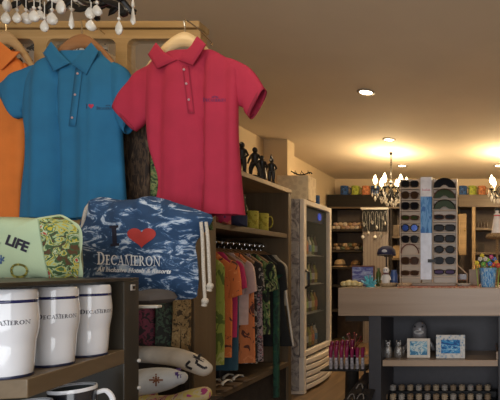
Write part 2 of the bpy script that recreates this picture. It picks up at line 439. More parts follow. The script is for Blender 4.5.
for i in range(6):
    x = xx(364+i*4.2, 6.76); z0 = zy(211.5, 6.76); ln = [.17, .30, .14, .22, .34, .16][i]; ww = .022
    c = Vector((x, 6.762, z0))
    t = thing('necklace', f'silver pendant necklace on the black board, {["leftmost", "second from left", "third from left", "fourth from left", "second from right", "rightmost"][i]}', 'necklace', c, 'necklaces on the black board')
    B().tube([c+Vector((math.sin(a)*ww, 0, -ln/2+math.cos(a)*ln/2)) for a in [2*PI*k/20 for k in range(20)]], .0020, 5, closed=True).build('chain', m_silver, t)
    p = c+Vector((0, -.004, -ln-.02))
    if i % 2: B().lathe([(.002, .03), (.016, .012), (.022, -.008), (.014, -.026), (.002, -.034)], p, 10, ax=(1, .4)).build('pendant', m_silver, t)
    else: B().lathe([(.024, -.004), (.024, .004)], p, 14, tilt=Matrix.Rotation(PI/2, 3, 'X')).ball(p+Vector((0, 0, -.03)), .012, 8, 6).build('pendant', m_silver, t)
for i, (x, y) in enumerate(((362.8, 237), (375, 237))):
    c = P(x, y, 6.77); t = thing('hanging_ornament', f'round white hanging ornament below the black necklace board, {["left", "right"][i]} one', 'ornament', c, 'white ornaments below the necklaces')
    B().ball(c, (.026, .02, .026)).build('bead', mat('white_bead', (.7,.66,.6), .3), t); B().tube([c+Vector((0,0,.02)), c+Vector((0,0,.12))], .003, 5).build('string', m_silver, t)
# items on mid back shelves (right of the grid)
def carton(lab, x0, x1, y0, y1, d, m, name='carton', cat='box', dep=.12):
    return tag(B().box((xx(x0, d), d, zy(y1, d)), (xx(x1, d), d+dep, zy(y0, d))).build(name, m, loc=(xx((x0+x1)/2, d), d+dep/2, zy(y1, d)), bevel=.004), lab, cat)
carton('light wooden box on the back shelf left of the sunglasses stand', 391.5, 399.5, 245.5, 258, 7.05, m_tan)
carton('dark storage tin on the upper back shelf left of the sunglasses stand', 392.2, 399, 225, 236, 7.05, m_brown)
for i, x in enumerate((478, 481.5, 484.5, 487.5)):
    h = .12+.02*(i % 2); c = (xx(x, 7.1), 7.1, zy(227.5))
    tag(B().lathe([(.018, 0), (.019, h*.6), (.008, h*.8), (.008, h), (.001, h)], c, 12).build('small_bottle', mat('brown_bottle', (.05,.03,.02), .3), loc=c), f'small dark bottle on the right back shelf, {["leftmost", "second from left", "third from left", "rightmost"][i]}', 'bottle', 'dark bottles on the right back shelf')
carton('dark box on the right back shelf behind the flower bucket', 478, 484, 243, 252, 7.05, m_dark)

# ================================================================ CHANDELIERS (far)
m_iron = mat('black_iron', (.012,.011,.010), .4, .5)
m_crys = gem('crystal', (.95, .9, .82), .55)
m_bulb = mat('bulb_glow', (1,.9,.7), .5, emit=14, ecol=(1, .80, .48), var=0)
m_candle = mat('candle_sleeve', (.5,.42,.3), .5)
def chandelier(px, d, lab):
    x = (px-493)/F*d; zc = H-(193-267)/F*d
    t = thing('chandelier', lab, 'chandelier', (x, d, CEIL), 'crystal chandeliers at the back')
    B().lathe([(.001, 0), (.022, 0), (.02, -.02), (.008, -.035), (.001, -.036)], (x, d, CEIL), 16).build('ceiling_rose', m_iron, t)
    b = B(); z = CEIL-.03; k = 0
    while z > zc+.16:
        b.tube([Vector((x, d, z))+Vector((math.cos(a)*.010*(k % 2), math.cos(a)*.010*((k+1) % 2), -.02+math.sin(a)*.019)) for a in [2*PI*q/8 for q in range(8)]], .0035, 5, closed=True); z -= .031; k += 1
    b.build('chain', m_iron, t)
    B().lathe([(.004, .17), (.012, .15), (.03, .13), (.010, .10), (.014, .05), (.034, .02), (.03, -.02), (.012, -.06), (.022, -.08), (.004, -.12)], (x, d, zc), 14).build('stem', m_iron, t)
    for k in range(6):
        a = k*PI/3+.35; ca, sa = math.cos(a), math.sin(a)
        q = lambda r, z: Vector((x+ca*r, d+sa*r, zc+z))
        arm = B().tube(spline([q(.02, .0), q(.08, -.06), (q(.15, -.055)), q(.195, .0), q(.195, .03)], 4), .0075, 6).build('arm', m_iron, t)
        B().lathe([(.008, .025), (.036, .036), (.038, .042), (.010, .040), (.010, .05)], q(.195, 0), 12).build('drip_pan', m_iron, arm)
        B().lathe([(.010, .04), (.010, .10), (.001, .10)], q(.195, 0), 10).build('candle', m_candle, arm)
        B().lathe([(.008, .10), (.022, .125), (.026, .15), (.016, .185), (.002, .215)], q(.195, 0), 12).build('bulb', m_bulb, arm)
        for (r, z, s_) in ((.23, -.01, 1), (.165, -.015, 1), (.195, -.05, 1.3)):
            B().tube([q(r, z+.035), q(r, z)], .002, 4).lathe([(.002, 0), (.010*s_, -.012), (.013*s_, -.028*s_), (.006, -.045*s_), (.001, -.055*s_)], q(r, z), 6).build('crystal_drop', m_crys, arm)
    for k in range(8):
        a = k*2*PI/8+.2; q2 = lambda r, z: Vector((x+math.cos(a)*r, d+math.sin(a)*r, zc+z))
        B().tube(spline([q2(.02, .06), q2(.06, .09), q2(.10, .06), q2(.12, .0), q2(.09, -.03), q2(.075, .0)], 4), .008, 6).build('scroll', m_iron, t)
        B().lathe([(.002, 0), (.014, -.016), (.012, -.034), (.001, -.05)], q2(.135, -.02), 6).tube([q2(.12, .0), q2(.135, -.02)], .003, 4).build('black_bead', m_iron, t)
    for k in range(10):
        a = k*2*PI/10
        for r, z in ((.11, -.075), (.06, -.115)):
            if r < .1 and k % 2: continue
            p = Vector((x+math.cos(a)*r, d+math.sin(a)*r, zc+z))
            B().tube([p+Vector((0,0,.05)), p], .002, 4).lathe([(.002, 0), (.012, -.014), (.015, -.03), (.006, -.05), (.001, -.06)], p, 6).build('crystal_drop', m_crys, t)
    light('chandelier_glow', 'POINT', (x, d, zc+.24), 30, WARM, shadow_soft_size=.12)
    return t
chandelier(391, 5.7, 'black iron chandelier with crystals and glowing bulbs, left of the sunglasses stand')
chandelier(506, 5.7, 'black iron chandelier with crystals and glowing bulbs, cut by the right edge')

# ================================================================ FRIDGE
FX0, FX1, FY0, FY1, FZ = -2.30, -1.70, 4.05, 4.74, 1.765
m_white = mat('fridge_white', (.72,.64,.54), .35, var=.05)
m_wrap = cloth_print('sketch_wrap', [(0, (.13,.12,.12)), (.40, (.25,.225,.22)), (.49, (.38,.35,.33)), (.62, (.50,.46,.41))], 9, dist=2.5, rough=.5)
fr = thing('display_fridge', 'white glass door drinks fridge with a sketch patterned grey side wrap', 'fridge', ((FX0+FX1)/2, (FY0+FY1)/2, 0))
B().box((FX0, FY0+.02, .10), (FX0+.03, FY1, FZ)).box((FX0, FY0+.01, FZ-.03), (FX1-.05, FY1, FZ)).box((FX0, FY0+.01, .30), (FX1-.05, FY1, .34)).box((FX0, FY1-.03, .1), (FX1-.05, FY1, FZ)).build('cabinet_shell', mat('fridge_inner', (.05,.05,.045), .5), fr)
B().box((FX1-.05, FY0, .03), (FX1-.0, FY0+.05, .335)).build('corner_post', m_white, fr, bevel=.008)
B().box((FX0, FY0, .03), (FX1-.045, FY0+.03, FZ)).build('side_panel', m_wrap, fr, bevel=.003)
B().box((FX0, FY0, .005), (FX1+.0, FY0+.05, .03)).build('foot_strip', m_white, fr)
zb = .335
df = B()
df.box((FX1-.04, FY0, zb), (FX1, FY0+.055, FZ)).box((FX1-.04, FY1-.05, zb), (FX1, FY1, FZ)).box((FX1-.04, FY0+.055, FZ-.045), (FX1, FY1-.05, FZ)).box((FX1-.04, FY0+.055, zb), (FX1, FY1-.05, zb+.05))
df = df.build('door', m_white, fr, bevel=.005)
B().box((FX1-.022, FY0+.055, zb+.05), (FX1-.016, FY1-.05, FZ-.045)).build('glass_pane', glass('fridge_glass', (.3,.32,.28), .03, .08), df)
B().tube([(FX1-.005, FY0+.03, 1.12), (FX1+.03, FY0+.03, 1.10), (FX1+.03, FY0+.03, .98), (FX1-.005, FY0+.03, .96)], .012, 8).build('handle', m_iron, df)
# base grille, curved and slatted
for k in range(5):
    z0 = .03+k*.058
    pts = [Vector((FX1-.04+ .13*math.sin(PI*min(1, (j/10)*.5+.25))*.9-.04, FY0+.05+(FY1-FY0-.05)*j/10, 0)) for j in range(11)]
    pr = [Vector((p.x, p.y, z0)) for p in pts]+[Vector((FX1-.10, p.y, z0)) for p in pts[::-1]]
    B().prism(pr, (0, 0, .044)).build('grille_slat', m_white, fr, bevel=.006)
B().box((FX1-.2, FY0+.03, .03), (FX1-.07, FY1-.02, .33)).build('plinth', m_iron, fr)
shz = [.36, .70, .98, 1.26]
for z in shz[1:]:
    b = B()
    for k in range(12): b.tube([(FX0+.06+k*.043, FY0+.04, z), (FX0+.06+k*.043, FY1-.04, z)], .003, 4)
    b.box((FX1-.10, FY0+.04, z-.006), (FX1-.095, FY1-.04, z+.012)).build('wire_shelf', mat('wire_grey', (.3,.3,.28), .4, .6), fr)
hs = B().box((FX1-.09, FY0+.06, 1.59), (FX1-.06, FY1-.06, 1.71)).build('header_sign', mat('header_navy', (.015,.02,.05), .4), fr)
B().lathe([(.001, .004), (.036, .004), (.038, -.004), (.001, -.005)], (FX1-.055, (FY0+FY1)/2+.16, 1.655), 20, tilt=Matrix.Rotation(PI/2, 3, 'Y')).build('logo', mat('logo_blue', (.04,.1,.7), .4, emit=.25, ecol=(.05,.12,.9)), hs)
bc_ = [((.22,.20,.05), 'yellow green'), ((.10,.12,.05), 'olive'), ((.30,.16,.05), 'amber'), ((.08,.05,.04), 'dark'), ((.35,.33,.27), 'pale')]
proto = {}
for s_i, z in enumerate(shz):
    for r_ in range(2):
        for k in range(8):
            x = FX1-.15-r_*.09; y = FY0+.075+k*.076; ci = (k*2+s_i*3+r_) % 5
            lab = f'{bc_[ci][1]} drinks bottle in the fridge, {["bottom", "second", "third", "top"][s_i]} shelf, {["front", "rear"][r_]} row'
            if ci not in proto:
                t = thing('drinks_bottle', lab, 'bottle', (x, y, z), 'bottles in the fridge')
                B().lathe([(.028, 0), (.031, .01), (.031, .13), (.012, .17), (.011, .20), (.001, .20)], (x, y, z), 12).build('bottle_body', mat('drink_'+bc_[ci][1].replace(' ', '_'), bc_[ci][0], .25), t)
                B().lathe([(.0318, .045), (.0318, .11)], (x, y, z), 12, cap=False).build('paper_label', mat('paper_label_'+str(ci), [(.4,.3,.1), (.2,.3,.1), (.4,.12,.05), (.3,.3,.3), (.1,.2,.3)][ci], .6), t)
                B().lathe([(.014, .192), (.014, .212), (.001, .212)], (x, y, z), 10).build('cap', m_iron, t)
                proto[ci] = t
            else: dup(proto[ci], (x, y, z), lab)
# box on the fridge + cup
bx = thing('storage_box', 'beige crackle patterned box standing on top of the drinks fridge', 'box', (-1.82, 4.2, FZ))
m_crk = cloth_print('crackle', [(0, (.36,.28,.18)), (.06, (.72,.57,.36)), (.5, (.80,.65,.42))], 22, kind='voronoi')
B().box((-1.98, 4.12, FZ), (-1.69, 4.30, FZ+.225)).build('carton_body', m_crk, bx, bevel=.006)
tw = thing('twig_garland', 'dark twig garland lying on top of the beige crackle box', 'garland', (-1.8, 4.16, FZ+.225))
b = B(); b.tube(spline([P(291, 171, 4.16), P(297, 174.2, 4.15), P(303, 174.8, 4.16), P(310, 172.5, 4.16), P(312, 174, 4.17)], 5), .006, 6)
for k in range(6): p = P(294+k*3.2, 174, 4.16); b.tube([p, p+Vector((.02*(-1)**k, -.01, .03))], [.004, .001], 4)
b.build('twig', m_iron, tw)
cup('tumbler', 'dark blue tumbler standing on the fridge, behind the beige crackle box', 'cup', (-1.755, 4.50, FZ), .022, .10, blue_p)

# ================================================================ LEFT CLOTHES CABINET (faces the aisle)
CX = -1.6; CXB = -2.14
cc = thing('clothes_cabinet', 'brown open clothes cabinet with a hanging rail facing the aisle', 'cabinet', ((CX+CXB)/2, 3.0, 0))
m_cab = m_brown
B().box((CXB, 2.41, 0), (CX, 2.60, 1.73)).build('side_panel', wood('brown_board_z', (.11, .076, .042), (.165, .115, .066), 2, 6, .5), cc, bevel=.003)
B().box((CXB, 3.52, 0), (CX, 3.57, 1.73)).build('side_panel', MC['brown_board_z'], cc, bevel=.003)
B().box((CXB, 2.41, 1.73), (CX+.005, 3.57, 1.762)).build('top_board', wood('light_board', (.34,.24,.13), (.46,.33,.19), 1, 6), cc, bevel=.003)
B().box((CXB, 2.60, 0), (CXB+.02, 3.52, 1.73)).build('back_panel', m_dark, cc)
B().box((CXB+.02, 2.60, 1.375), (CX-.01, 3.52, 1.41)).build('shelf', m_cab, cc, bevel=.002)
B().box((CXB+.02, 2.60, .375), (CX+.002, 3.52, .41)).build('shelf', m_cab, cc, bevel=.002)
B().box((CX-.04, 2.60, 0), (CX-.02, 3.52, .375)).build('plinth', m_dark, cc)
B().tube([(-1.79, 2.6, 1.315), (-1.79, 3.52, 1.315)], .012, 10).build('clothes_rail', mat('chrome', (.55,.53,.5), .2, 1), cc)
RX, RZ = -1.79, 1.315
m_hw = wood('hanger_wood', (.26,.14,.06), (.36,.21,.10), 0, 12)
def hanger(c, m, lab, grp, hw=.19, rise=.10, hookr=.022, hookh=.06, drop=None, slim=1.0):
    """c: where the hook rests on the rail (top inside)"""
    c = Vector(c); t = thing('clothes_hanger', lab, 'hanger', c, grp)
    zt = c.z-hookh
    pts = [c+Vector((math.cos(a)*hookr, 0, -hookr+.002+math.sin(a)*hookr)) for a in [math.radians(q) for q in range(200, -91, -29)]]
    pts = pts+[Vector((c.x, c.y, zt-.02))]
    B().tube(spline(pts, 2), .0025, 6).build('hook', mat('chrome', (.55,.53,.5), .2, 1), t)
    R = []
    for i in range(-8, 9):
        u = i/8; x = c.x+u*hw; zz = zt-rise*(abs(u)**1.35)
        th = (.017 if abs(u) < .85 else .012)*slim
        R.append([Vector((x, c.y+.009*math.cos(a)*slim, zz-th*.6+th*math.sin(a))) for a in [2*PI*k/8 for k in range(8)]])
    B().loft(R).build('hanger_arm', m, t)
    return t
def seg_loft(b, segs, dep, amp=0, kf=30, ph=0, n=28, sub=4, cap=False, grow=True, creases=()):
    """segs: list of (A,B) end points; each becomes a flattened ring. dep: thickness list"""
    data = [[s_[0].x, s_[0].y, s_[0].z, s_[1].x, s_[1].y, s_[1].z, dd] for s_, dd in zip(segs, dep)]
    data = spline(data, sub); rings = []; L = len(data)
    for i, r in enumerate(data):
        A, Bb = Vector(r[:3]), Vector(r[3:6]); c = (A+Bb)/2; h = (Bb-A)/2; row = []
        g = (1-i/(L-1)) if grow else 1
        for k in range(n):
            a = 2*PI*k/n; ca, sa = math.cos(a), math.sin(a)
            ca2 = math.copysign(abs(ca)**.8, ca); sa2 = math.copysign(abs(sa)**.7, sa)
            p = c+h*ca2; f = amp*g*(math.sin(kf*p.x+ph+g*1.3)+.5*math.sin(kf*2.3*p.x+ph*2))
            for cx_, ca_, cw_, sl_ in creases:
                e = (p.x-cx_-sl_*g)/cw_; f -= ca_*min(1, g*1.6+.1)*(math.exp(-e*e)-.35*math.exp(-(e/2.5)**2))
            row.append(p+Vector((0, -sa2*r[6]-f, 0)))
        rings.append(row)
    return b.loft(rings, cap)
def garment(i, d, zt, length, hw, m, lab, hl, sleeve=.18, flare=1.15, px_off=0, trim=None):
    cx = RX+px_off; c = Vector((cx, d, zt-length))
    hanger((RX, d, RZ+.012+.004), m_hw, hl, 'hangers in the clothes cabinet', hw=.18, rise=.10)
    t = thing('hanging_garment', lab, 'clothing', c, 'clothes in the cabinet')
    v = lambda x, z: Vector((cx+x, d, zt+z))
    segs = [(v(-hw*flare, -length), v(hw*flare, -length)), (v(-hw*1.03, -length*.6), v(hw*1.03, -length*.6)), (v(-hw, -.20), v(hw, -.20)), (v(-hw, -.09), v(hw, -.09)), (v(-hw*.6, -.035), v(hw*.6, -.035)), (v(-.055, -.0), v(.055, -.0))]
    seg_loft(B(), segs, [.022, .02, .02, .018, .014, .014], .006, 40, i).build('body', m, t, recalc=True)
    if sleeve:
        for sg in (1, -1):
            s2 = [(v(sg*hw*.98, -.05), v(sg*hw*.8, -.17)), (v(sg*(hw+.04), -.09), v(sg*hw*.92, -.22)), (v(sg*(hw+.06), -.10-sleeve), v(sg*(hw-.03), -.13-sleeve))]
            seg_loft(B(), s2, [.014, .016, .018], .002, 50, i, n=16).build('sleeve', m, t)
    if trim is not None:
        B().tube([v(hw*.5, -.03), v(hw*.9, -.1), v(hw*1.05, -.25), v(hw*flare, -length)], .007, 6).build('edge_trim', trim, t)
    return t
O1, O2 = (.62,.16,.04), (.50,.12,.05)
G = [
 (2.66, .62, .150, cloth_print('lime_print', [(0,(.10,.14,.02)),(.45,(.28,.32,.05)),(.6,(.42,.42,.14))], 22, (1,1,.4)), 'lime green printed long top, nearest on the rail', 0, 1.0),
 (2.735, .59, .155, cloth_print('orange_print', [(0,(.10,.03,.02)),(.37,O1),(.62,(.72,.25,.08))], 20), 'orange short sleeve shirt with thin dark print, near end of the rail', .16, 1.0),
 (2.81, .48, .145, mat('magenta_cloth', (.40,.02,.10), .8), 'magenta blouse between the orange shirt and the teal top', .12, 1.0),
 (2.875, .70, .140, mat('teal_cloth', (.03,.09,.13), .8), 'dark teal top behind the orange shirt', 0, 1.0),
 (2.94, .42, .150, mat('rose_white_cloth', (.50,.36,.33), .8), 'pale pinkish white blouse in the middle of the rail', .15, 1.0),
 (3.00, .68, .145, cloth_print('orange_line_print', [(0,(.10,.03,.02)),(.4,(.58,.18,.06)),(.62,(.68,.25,.1))], 26, (1,1,.5)), 'orange patterned dress with black hem, middle of the rail', 0, 1.08),
 (3.07, .70, .150, cloth_print('black_white_print', [(0,(.012,.012,.012)),(.55,(.30,.28,.25)),(.62,(.015,.015,.015))], 20), 'black blouse with scattered white print', .15, 1.05),
 (3.14, .70, .140, cloth_print('pink_white_print', [(0,(.02,.02,.02)),(.42,(.34,.26,.27)),(.55,(.03,.02,.03)),(.62,(.40,.14,.16))], 34), 'black dress with small pink and white flowers', 0, 1.08),
 (3.205, .52, .150, cloth_print('leaf_print', [(0,(.01,.015,.01)),(.48,(.10,.18,.05)),(.56,(.35,.33,.15)),(.62,(.02,.03,.015))], 28, (1,1,.6)), 'dark blouse with green and yellow leaf print', .15, 1.05),
 (3.27, 1.03, .019, cloth_print('forest_print', [(0,(.006,.03,.02)),(.45,(.010,.06,.036)),(.6,(.03,.10,.04))], 18), 'long narrow forest green scarf reaching below the shelf edge', 0, .95),
 (3.34, .56, .150, mat('black_cloth', (.012,.012,.012), .85), 'black short sleeve shirt toward the far end of the rail', .16, 1.05),
 (3.405, .64, .150, mat('black_cloth', (.012,.012,.012), .85), 'black dress with white edge trim toward the far end', 0, 1.45),
 (3.465, .34, .140, mat('cream_cloth', (.42,.36,.27), .8), 'cream top, last on the rail', 0, 1.0),
]
hp = ['first, nearest', 'second', 'third', 'fourth', 'fifth', 'sixth', 'middle', 'sixth from the far end', 'fifth from the far end', 'fourth from the far end', 'third from the far end', 'second from the far end', 'last, farthest']
for i, (d, ln, hw, m, lab, slv, fl) in enumerate(G):
    garment(i, d, RZ-(.22 if 'forest' in lab else .072), ln+(-.14 if 'forest' in lab else .05), hw, m, lab, f'wooden clothes hanger on the cabinet rail, {hp[i]}', slv, fl, trim=mat('white_trim', (.6,.55,.48), .7) if 'trim' in lab else None, px_off=.215 if 'forest' in lab else (.05 if i < 2 else .055+.005*(i-10) if i > 9 else .025+.012*((i*7) % 3)))
# sandals on the bottom shelf
def sandal(c, rz, lab, m1, m2, grp):
    t = thing('sandal', lab, 'sandal', c, grp); M = Matrix.Rotation(rz, 3, 'Z'); c = Vector(c)
    out = [(-.035,-.11), (0,-.125), (.035,-.11), (.036,-.03), (.045,.06), (.02,.12), (-.02,.118), (-.042,.06), (-.034,-.03)]
    out = [M @ Vector((x, y, 0))+c for x, y in out]
    B().prism(spline(out, 3, True), (0,0,.016)).build('sole', m1, t, bevel=.003)
    for yy in (.05, -.03):
        B().tube([c+M @ Vector((x, yy, z)) for x, z in ((-.04,.012),(-.032,.027),(0,.036),(.032,.027),(.04,.012))], .013, 6, flat=.5).build('strap', m2, t)
m_w = mat('white_leather', (.6,.57,.5), .5)
for i, (x, y, r) in enumerate(((-1.69, 2.70, 1.45), (-1.69, 2.81, 1.4), (-1.69, 2.94, 1.3))):
    sandal((x, y, .41), r, f'{["white and brown", "white strap", "white strap"][i]} sandal on the cabinet bottom shelf, {["nearest", "middle", "farthest"][i]} one', mat('sole_brown', (.10,.06,.03), .6), [mat('strap_brown', (.22,.14,.08), .5), m_w, m_w][i], 'sandals on the cabinet shelf')
carton('dark shoe box on the cabinet bottom shelf under the clothes', 208, 220, 362, 381, 2.95, mat('dark_box', (.02,.022,.025)))
# mugs and things on mid shelf
m_ylw = cloth_print('yellow_glaze', [(0, (.28,.24,.02)), (.5, (.42,.38,.05)), (.66, (.30,.28,.05))], 30)
cup('mug', 'yellow green mug with dark handle on the cabinet shelf, near one', 'mug', (-1.655, 3.10, 1.41), .037, .125, m_ylw, 'yellow mugs on the cabinet shelf', handle=PI+.9, hm=m_iron)
cup('mug', 'yellow green mug on the cabinet shelf, far one', 'mug', (-1.655, 3.24, 1.41), .037, .125, m_ylw, 'yellow mugs on the cabinet shelf', handle=.5)
c = (-1.70, 3.2, 1.41)
tag(B().lathe([(.03, 0), (.032, .15), (.012, .2), (.012, .26), (.001, .26)], (-1.80, 3.25, 1.41), 14).build('glass_bottle', mat('green_bottle', (.05,.08,.04), .2), loc=(-1.80, 3.25, 1.41)), 'dark green glass bottle behind the yellow green mugs', 'bottle')
tag(B().puff([P(x, y, 2.85) for x, y in ((231,226.5),(231,215),(239,213.5),(247,215),(247,226.5))], .05, rings=5).build('folded_cloth', mat('navy_cloth', (.02,.025,.07), .8), loc=P(239, 226.5, 2.85)), 'navy folded cloth on the cabinet shelf beside the yellow mugs', 'cloth')
tag(B().puff([P(x, y, 2.72) for x, y in ((209,224.5),(208,212),(220,210),(231,212),(231,224.5))], .05, rings=5).build('folded_cloth', cloth_print('pink_orange', [(0,(.45,.13,.08)),(.45,(.40,.02,.10)),(.6,(.06,.03,.12))], 14), loc=P(220, 224.5, 2.72)), 'pink and orange folded cloth on the cabinet shelf below the pink shirt', 'cloth')

# carved black figurines on top
m_blk = mat('ebony', (.010,.009,.008), .35)
def figurine(px, d, h, kind, lab):
    x = (px-493)/F*d; c = Vector((x, d, 1.762)); t = thing('figurine', lab, 'figurine', c, 'black figurines on the cabinet top')
    v = lambda a, z, y=0: c+Vector((a*h, y*h, z*h))
    b = B()
    b.lathe([(.13*h, 0), (.14*h, .03*h), (.11*h, .05*h)], c, 16)
    if kind == 'robe':
        b.lathe([(.19*h, .03*h), (.20*h, .1*h), (.15*h, .4*h), (.13*h, .62*h), (.15*h, .74*h), (.06*h, .82*h), (.07*h, .86*h)], c, 16)
        b.ball(v(0, .91), (.075*h, .08*h, .1*h))
        for s_ in (1, -1): b.tube([v(s_*.13, .74), v(s_*.2, .55), v(s_*.08, .45, -.12)], [.045*h, .04*h, .03*h], 8)
    else:
        k = .12 if kind == 'walk' else .06
        for s_ in (1, -1):
            b.tube([v(s_*.05, .48), v(s_*(k+.02), .27), v(s_*k*1.3, .04), v(s_*k*1.3-.06, .035)], [.09*h, .07*h, .05*h, .04*h], 8)
            b.tube([v(s_*.11, .74), v(s_*.2, .58), v(s_*.10 if s_ > 0 else -.2, .44, -.08)], [.04*h, .035*h, .028*h], 8)
        b.tube([v(0, .44), v(0, .58), v(0, .72), v(0, .80), v(0, .84)], [.12*h, .11*h, .15*h, .08*h, .05*h], 10)
        b.ball(v(0, .90), (.085*h, .085*h, .10*h))
        if kind == 'horn': b.tube([v(0, .95), v(-.02, 1.05), v(.0, 1.15)], [.06*h, .035*h, .005*h], 8)
    b.build('carved_body', m_blk, t)
    if kind == 'horn': B().ball(v(.0, .90, -.06), (.05*h, .03*h, .05*h)).build('face_mask', m_w, t)
    if kind == 'bun': B().ball(v(.0, .93, -.05), (.04*h, .03*h, .03*h)).build('head_band', m_w, t)
figurine(242, 2.92, .20, 'bun', 'black carved figurine with a white head band, half behind the pink shirt')
figurine(255, 3.05, .20, 'walk', 'black carved walking figurine, second on the cabinet top')
figurine(262, 3.14, .165, 'robe', 'black carved robed figurine, wide skirt, between two walking ones')
figurine(271.5, 3.28, .185, 'horn', 'black carved figurine with a pointed hat and pale face, farthest one')

# ================================================================ NEAR RACK (bay in front of the clothes cabinet)
nr = thing('side_rack', 'dark brown side rack holding neck pillows beside the clothes cabinet', 'rack', (-1.8, 2.1, 0))
B().box((CXB, 1.96, .43), (CX+.16, 2.405, .46)).build('shelf', m_dark, nr)
B().box((CXB, 1.96, 0), (CXB+.03, 2.405, 1.3)).build('back_panel', m_dark, nr)
B().box((CXB, 1.93, 0), (CX, 1.96, .45)).build('side_panel', m_dark, nr)
B().box((CXB+.03, 2.385, 0), (CX-.01, 2.405, 1.3)).build('end_panel', m_dark, nr)
B().tube([(CXB, 2.30, 1.13), (CX+.02, 2.30, 1.13)], .01, 8).build('rail', m_iron, nr)
B().box((CXB+.01, 2.28, 0.46), (CXB+.05, 2.32, 1.16)).build('rail_post', m_iron, nr)
B().box((CX-.0, 2.285, .46), (CX+.015, 2.315, 1.14)).build('rail_post', m_iron, nr)
for i, (x0, x1, m, lab) in enumerate(((133, 154, cloth_print('crimson_print', [(0,(.015,.008,.01)),(.47,(.13,.02,.04)),(.62,(.03,.012,.02))], 30), 'dark crimson patterned scarf hanging left of the gold one'),
                                     (155.5, 171.5, cloth_print('bottle_print', [(0,(.01,.012,.01)),(.5,(.04,.07,.045)),(.62,(.015,.02,.015))], 30), 'dark green patterned scarf hanging between crimson and gold'),
                                     (173, 191, cloth_print('gold_leopard', [(0,(.05,.03,.012)),(.42,(.26,.17,.07)),(.56,(.34,.24,.11)),(.64,(.08,.05,.02))], 42), 'gold leopard patterned scarf hanging beside the brown post'))):
    A = lambda x, y: P(x, y, 2.30)
    t = B(); seg_loft(t, [(A(x0, 348), A(x1, 350)), (A(x0+1, 320), A(x1, 320)), (A(x0+1, 290), A(x1-.5, 290)), (A(x0+1.5, 268.5), A(x1-1, 268.5))], [.018, .018, .018, .016], .007, 60, i*2, cap=True)
    tag(t.build('hanging_scarf', m, loc=A((x0+x1)/2, 268)), lab, 'scarf', 'scarves in the side rack')
# neck pillows
def neck_pillow(path, rad, m, lab, deco):
    """horseshoe cushion along a path of points, ends rounded"""
    pts = spline([Vector(p) for p in path], 5); rr = spline([[r] for r in rad], 5); rs = [q[0] for q in rr]
    c = sum(pts, Vector())/len(pts); c.z = min(p.z-r for p, r in zip(pts, rs)); t = thing('neck_pillow', lab, 'neck pillow', c, 'neck pillows in the side rack')
    a, b_ = pts[0], pts[-1]; da = (pts[0]-pts[1]).normalized(); db = (pts[-1]-pts[-2]).normalized(); r0_, r1_ = rs[0], rs[-1]
    pts = [a+da*r0_*.9, a+da*r0_*.75, a+da*r0_*.42]+pts+[b_+db*r1_*.42, b_+db*r1_*.75, b_+db*r1_*.9]; rs = [r0_*.12, r0_*.6, r0_*.9]+rs+[r1_*.9, r1_*.6, r1_*.12]
    b = B().tube(pts, rs, 20, flat=.9); tree = b.bvh(); b.build('cushion', m, t)
    for bb, mm, nm in deco(c, tree): bb.build(nm, mm, t)
    return t
m_nblack = mat('print_black', (.02,.02,.03), .8); m_purple = mat('print_purple', (.06,.03,.22), .8); m_star = mat('print_brown', (.20,.08,.04), .8)
def strokes(lines, d, w_, tree, off=.0015):
    b = B()
    for ln in lines:
        pts = spline([P(x, y, d) for x, y in ln], 4) if len(ln) > 2 else [P(x, y, d) for x, y in ln]
        for a, c in zip(pts, pts[1:]):
            t = (c-a); 
            if t.length < 1e-5: continue
            nrm = Vector((-t.z, 0, t.x)).normalized()*w_
            vs = [b.bm.verts.new(q) for q in (a-nrm, c-nrm, c+nrm, a+nrm)]; b.face(vs)
    sub_long(b, .02)
    return b.project_view(tree, off)
def deco1(c, tree):
    b = strokes([[(193,356),(204,361)],[(196,360),(201,354)],[(198,358),(196,364)],[(190,361),(186,366),(192,369)],[(197,364),(204,368),(207,367)]], 2.1, .006, tree)
    return [(b, m_nblack, 'printed_figures')]
def deco2(c, tree):
    L = []
    for k in range(8):
        a = k*PI/4; rr = 7 if k % 2 == 0 else 4.5
        L.append([(156, 380), (156+math.cos(a)*rr, 380+math.sin(a)*rr*.9)])
    b = strokes(L, 1.95, .0036, tree); b2 = strokes([[(174,371),(181,369)],[(175,374),(182,373)],[(177,377),(181,376)]], 1.95, .007, tree)
    return [(b, m_star, 'printed_star'), (b2, m_purple, 'printed_patch')]
neck_pillow([P(203, 394, 2.0), P(190, 398, 2.0), P(172, 404, 2.02), P(150, 404, 2.10), P(136, 400, 2.22), P(150, 396, 2.32)], [.036, .042, .045, .045, .042, .036], cloth_print('yellow_flower', [(0,(.35,.04,.16)),(.42,(.60,.50,.30)),(.52,(.62,.50,.14)),(.6,(.45,.05,.26)),(.68,(.62,.52,.32))], 16), 'yellow neck pillow with pink flowers, bottom of the pile', lambda c, t: [])
neck_pillow([P(180, 378, 1.90), P(168, 379, 1.90), P(150, 381, 1.93), P(128, 383, 2.0), P(112, 381, 2.12), P(112, 377, 2.26), P(130, 374, 2.33)], [.030, .050, .062, .060, .055, .05, .04], mat('pale_blue_cloth', (.56,.60,.64), .85), 'pale blue neck pillow with a brown star print, left front of the pile', deco2)
neck_pillow([P(204, 369, 2.06), P(195, 364, 2.08), P(178, 357.5, 2.13), P(157, 355, 2.20), P(138, 354, 2.27), P(122, 352, 2.22), P(116, 350, 2.08)], [.036, .043, .046, .047, .045, .042, .036], mat('grey_white_cloth', (.50,.47,.42), .85, var=.35, scale=5), 'grey white neck pillow with black figures, top of the pile', deco1)

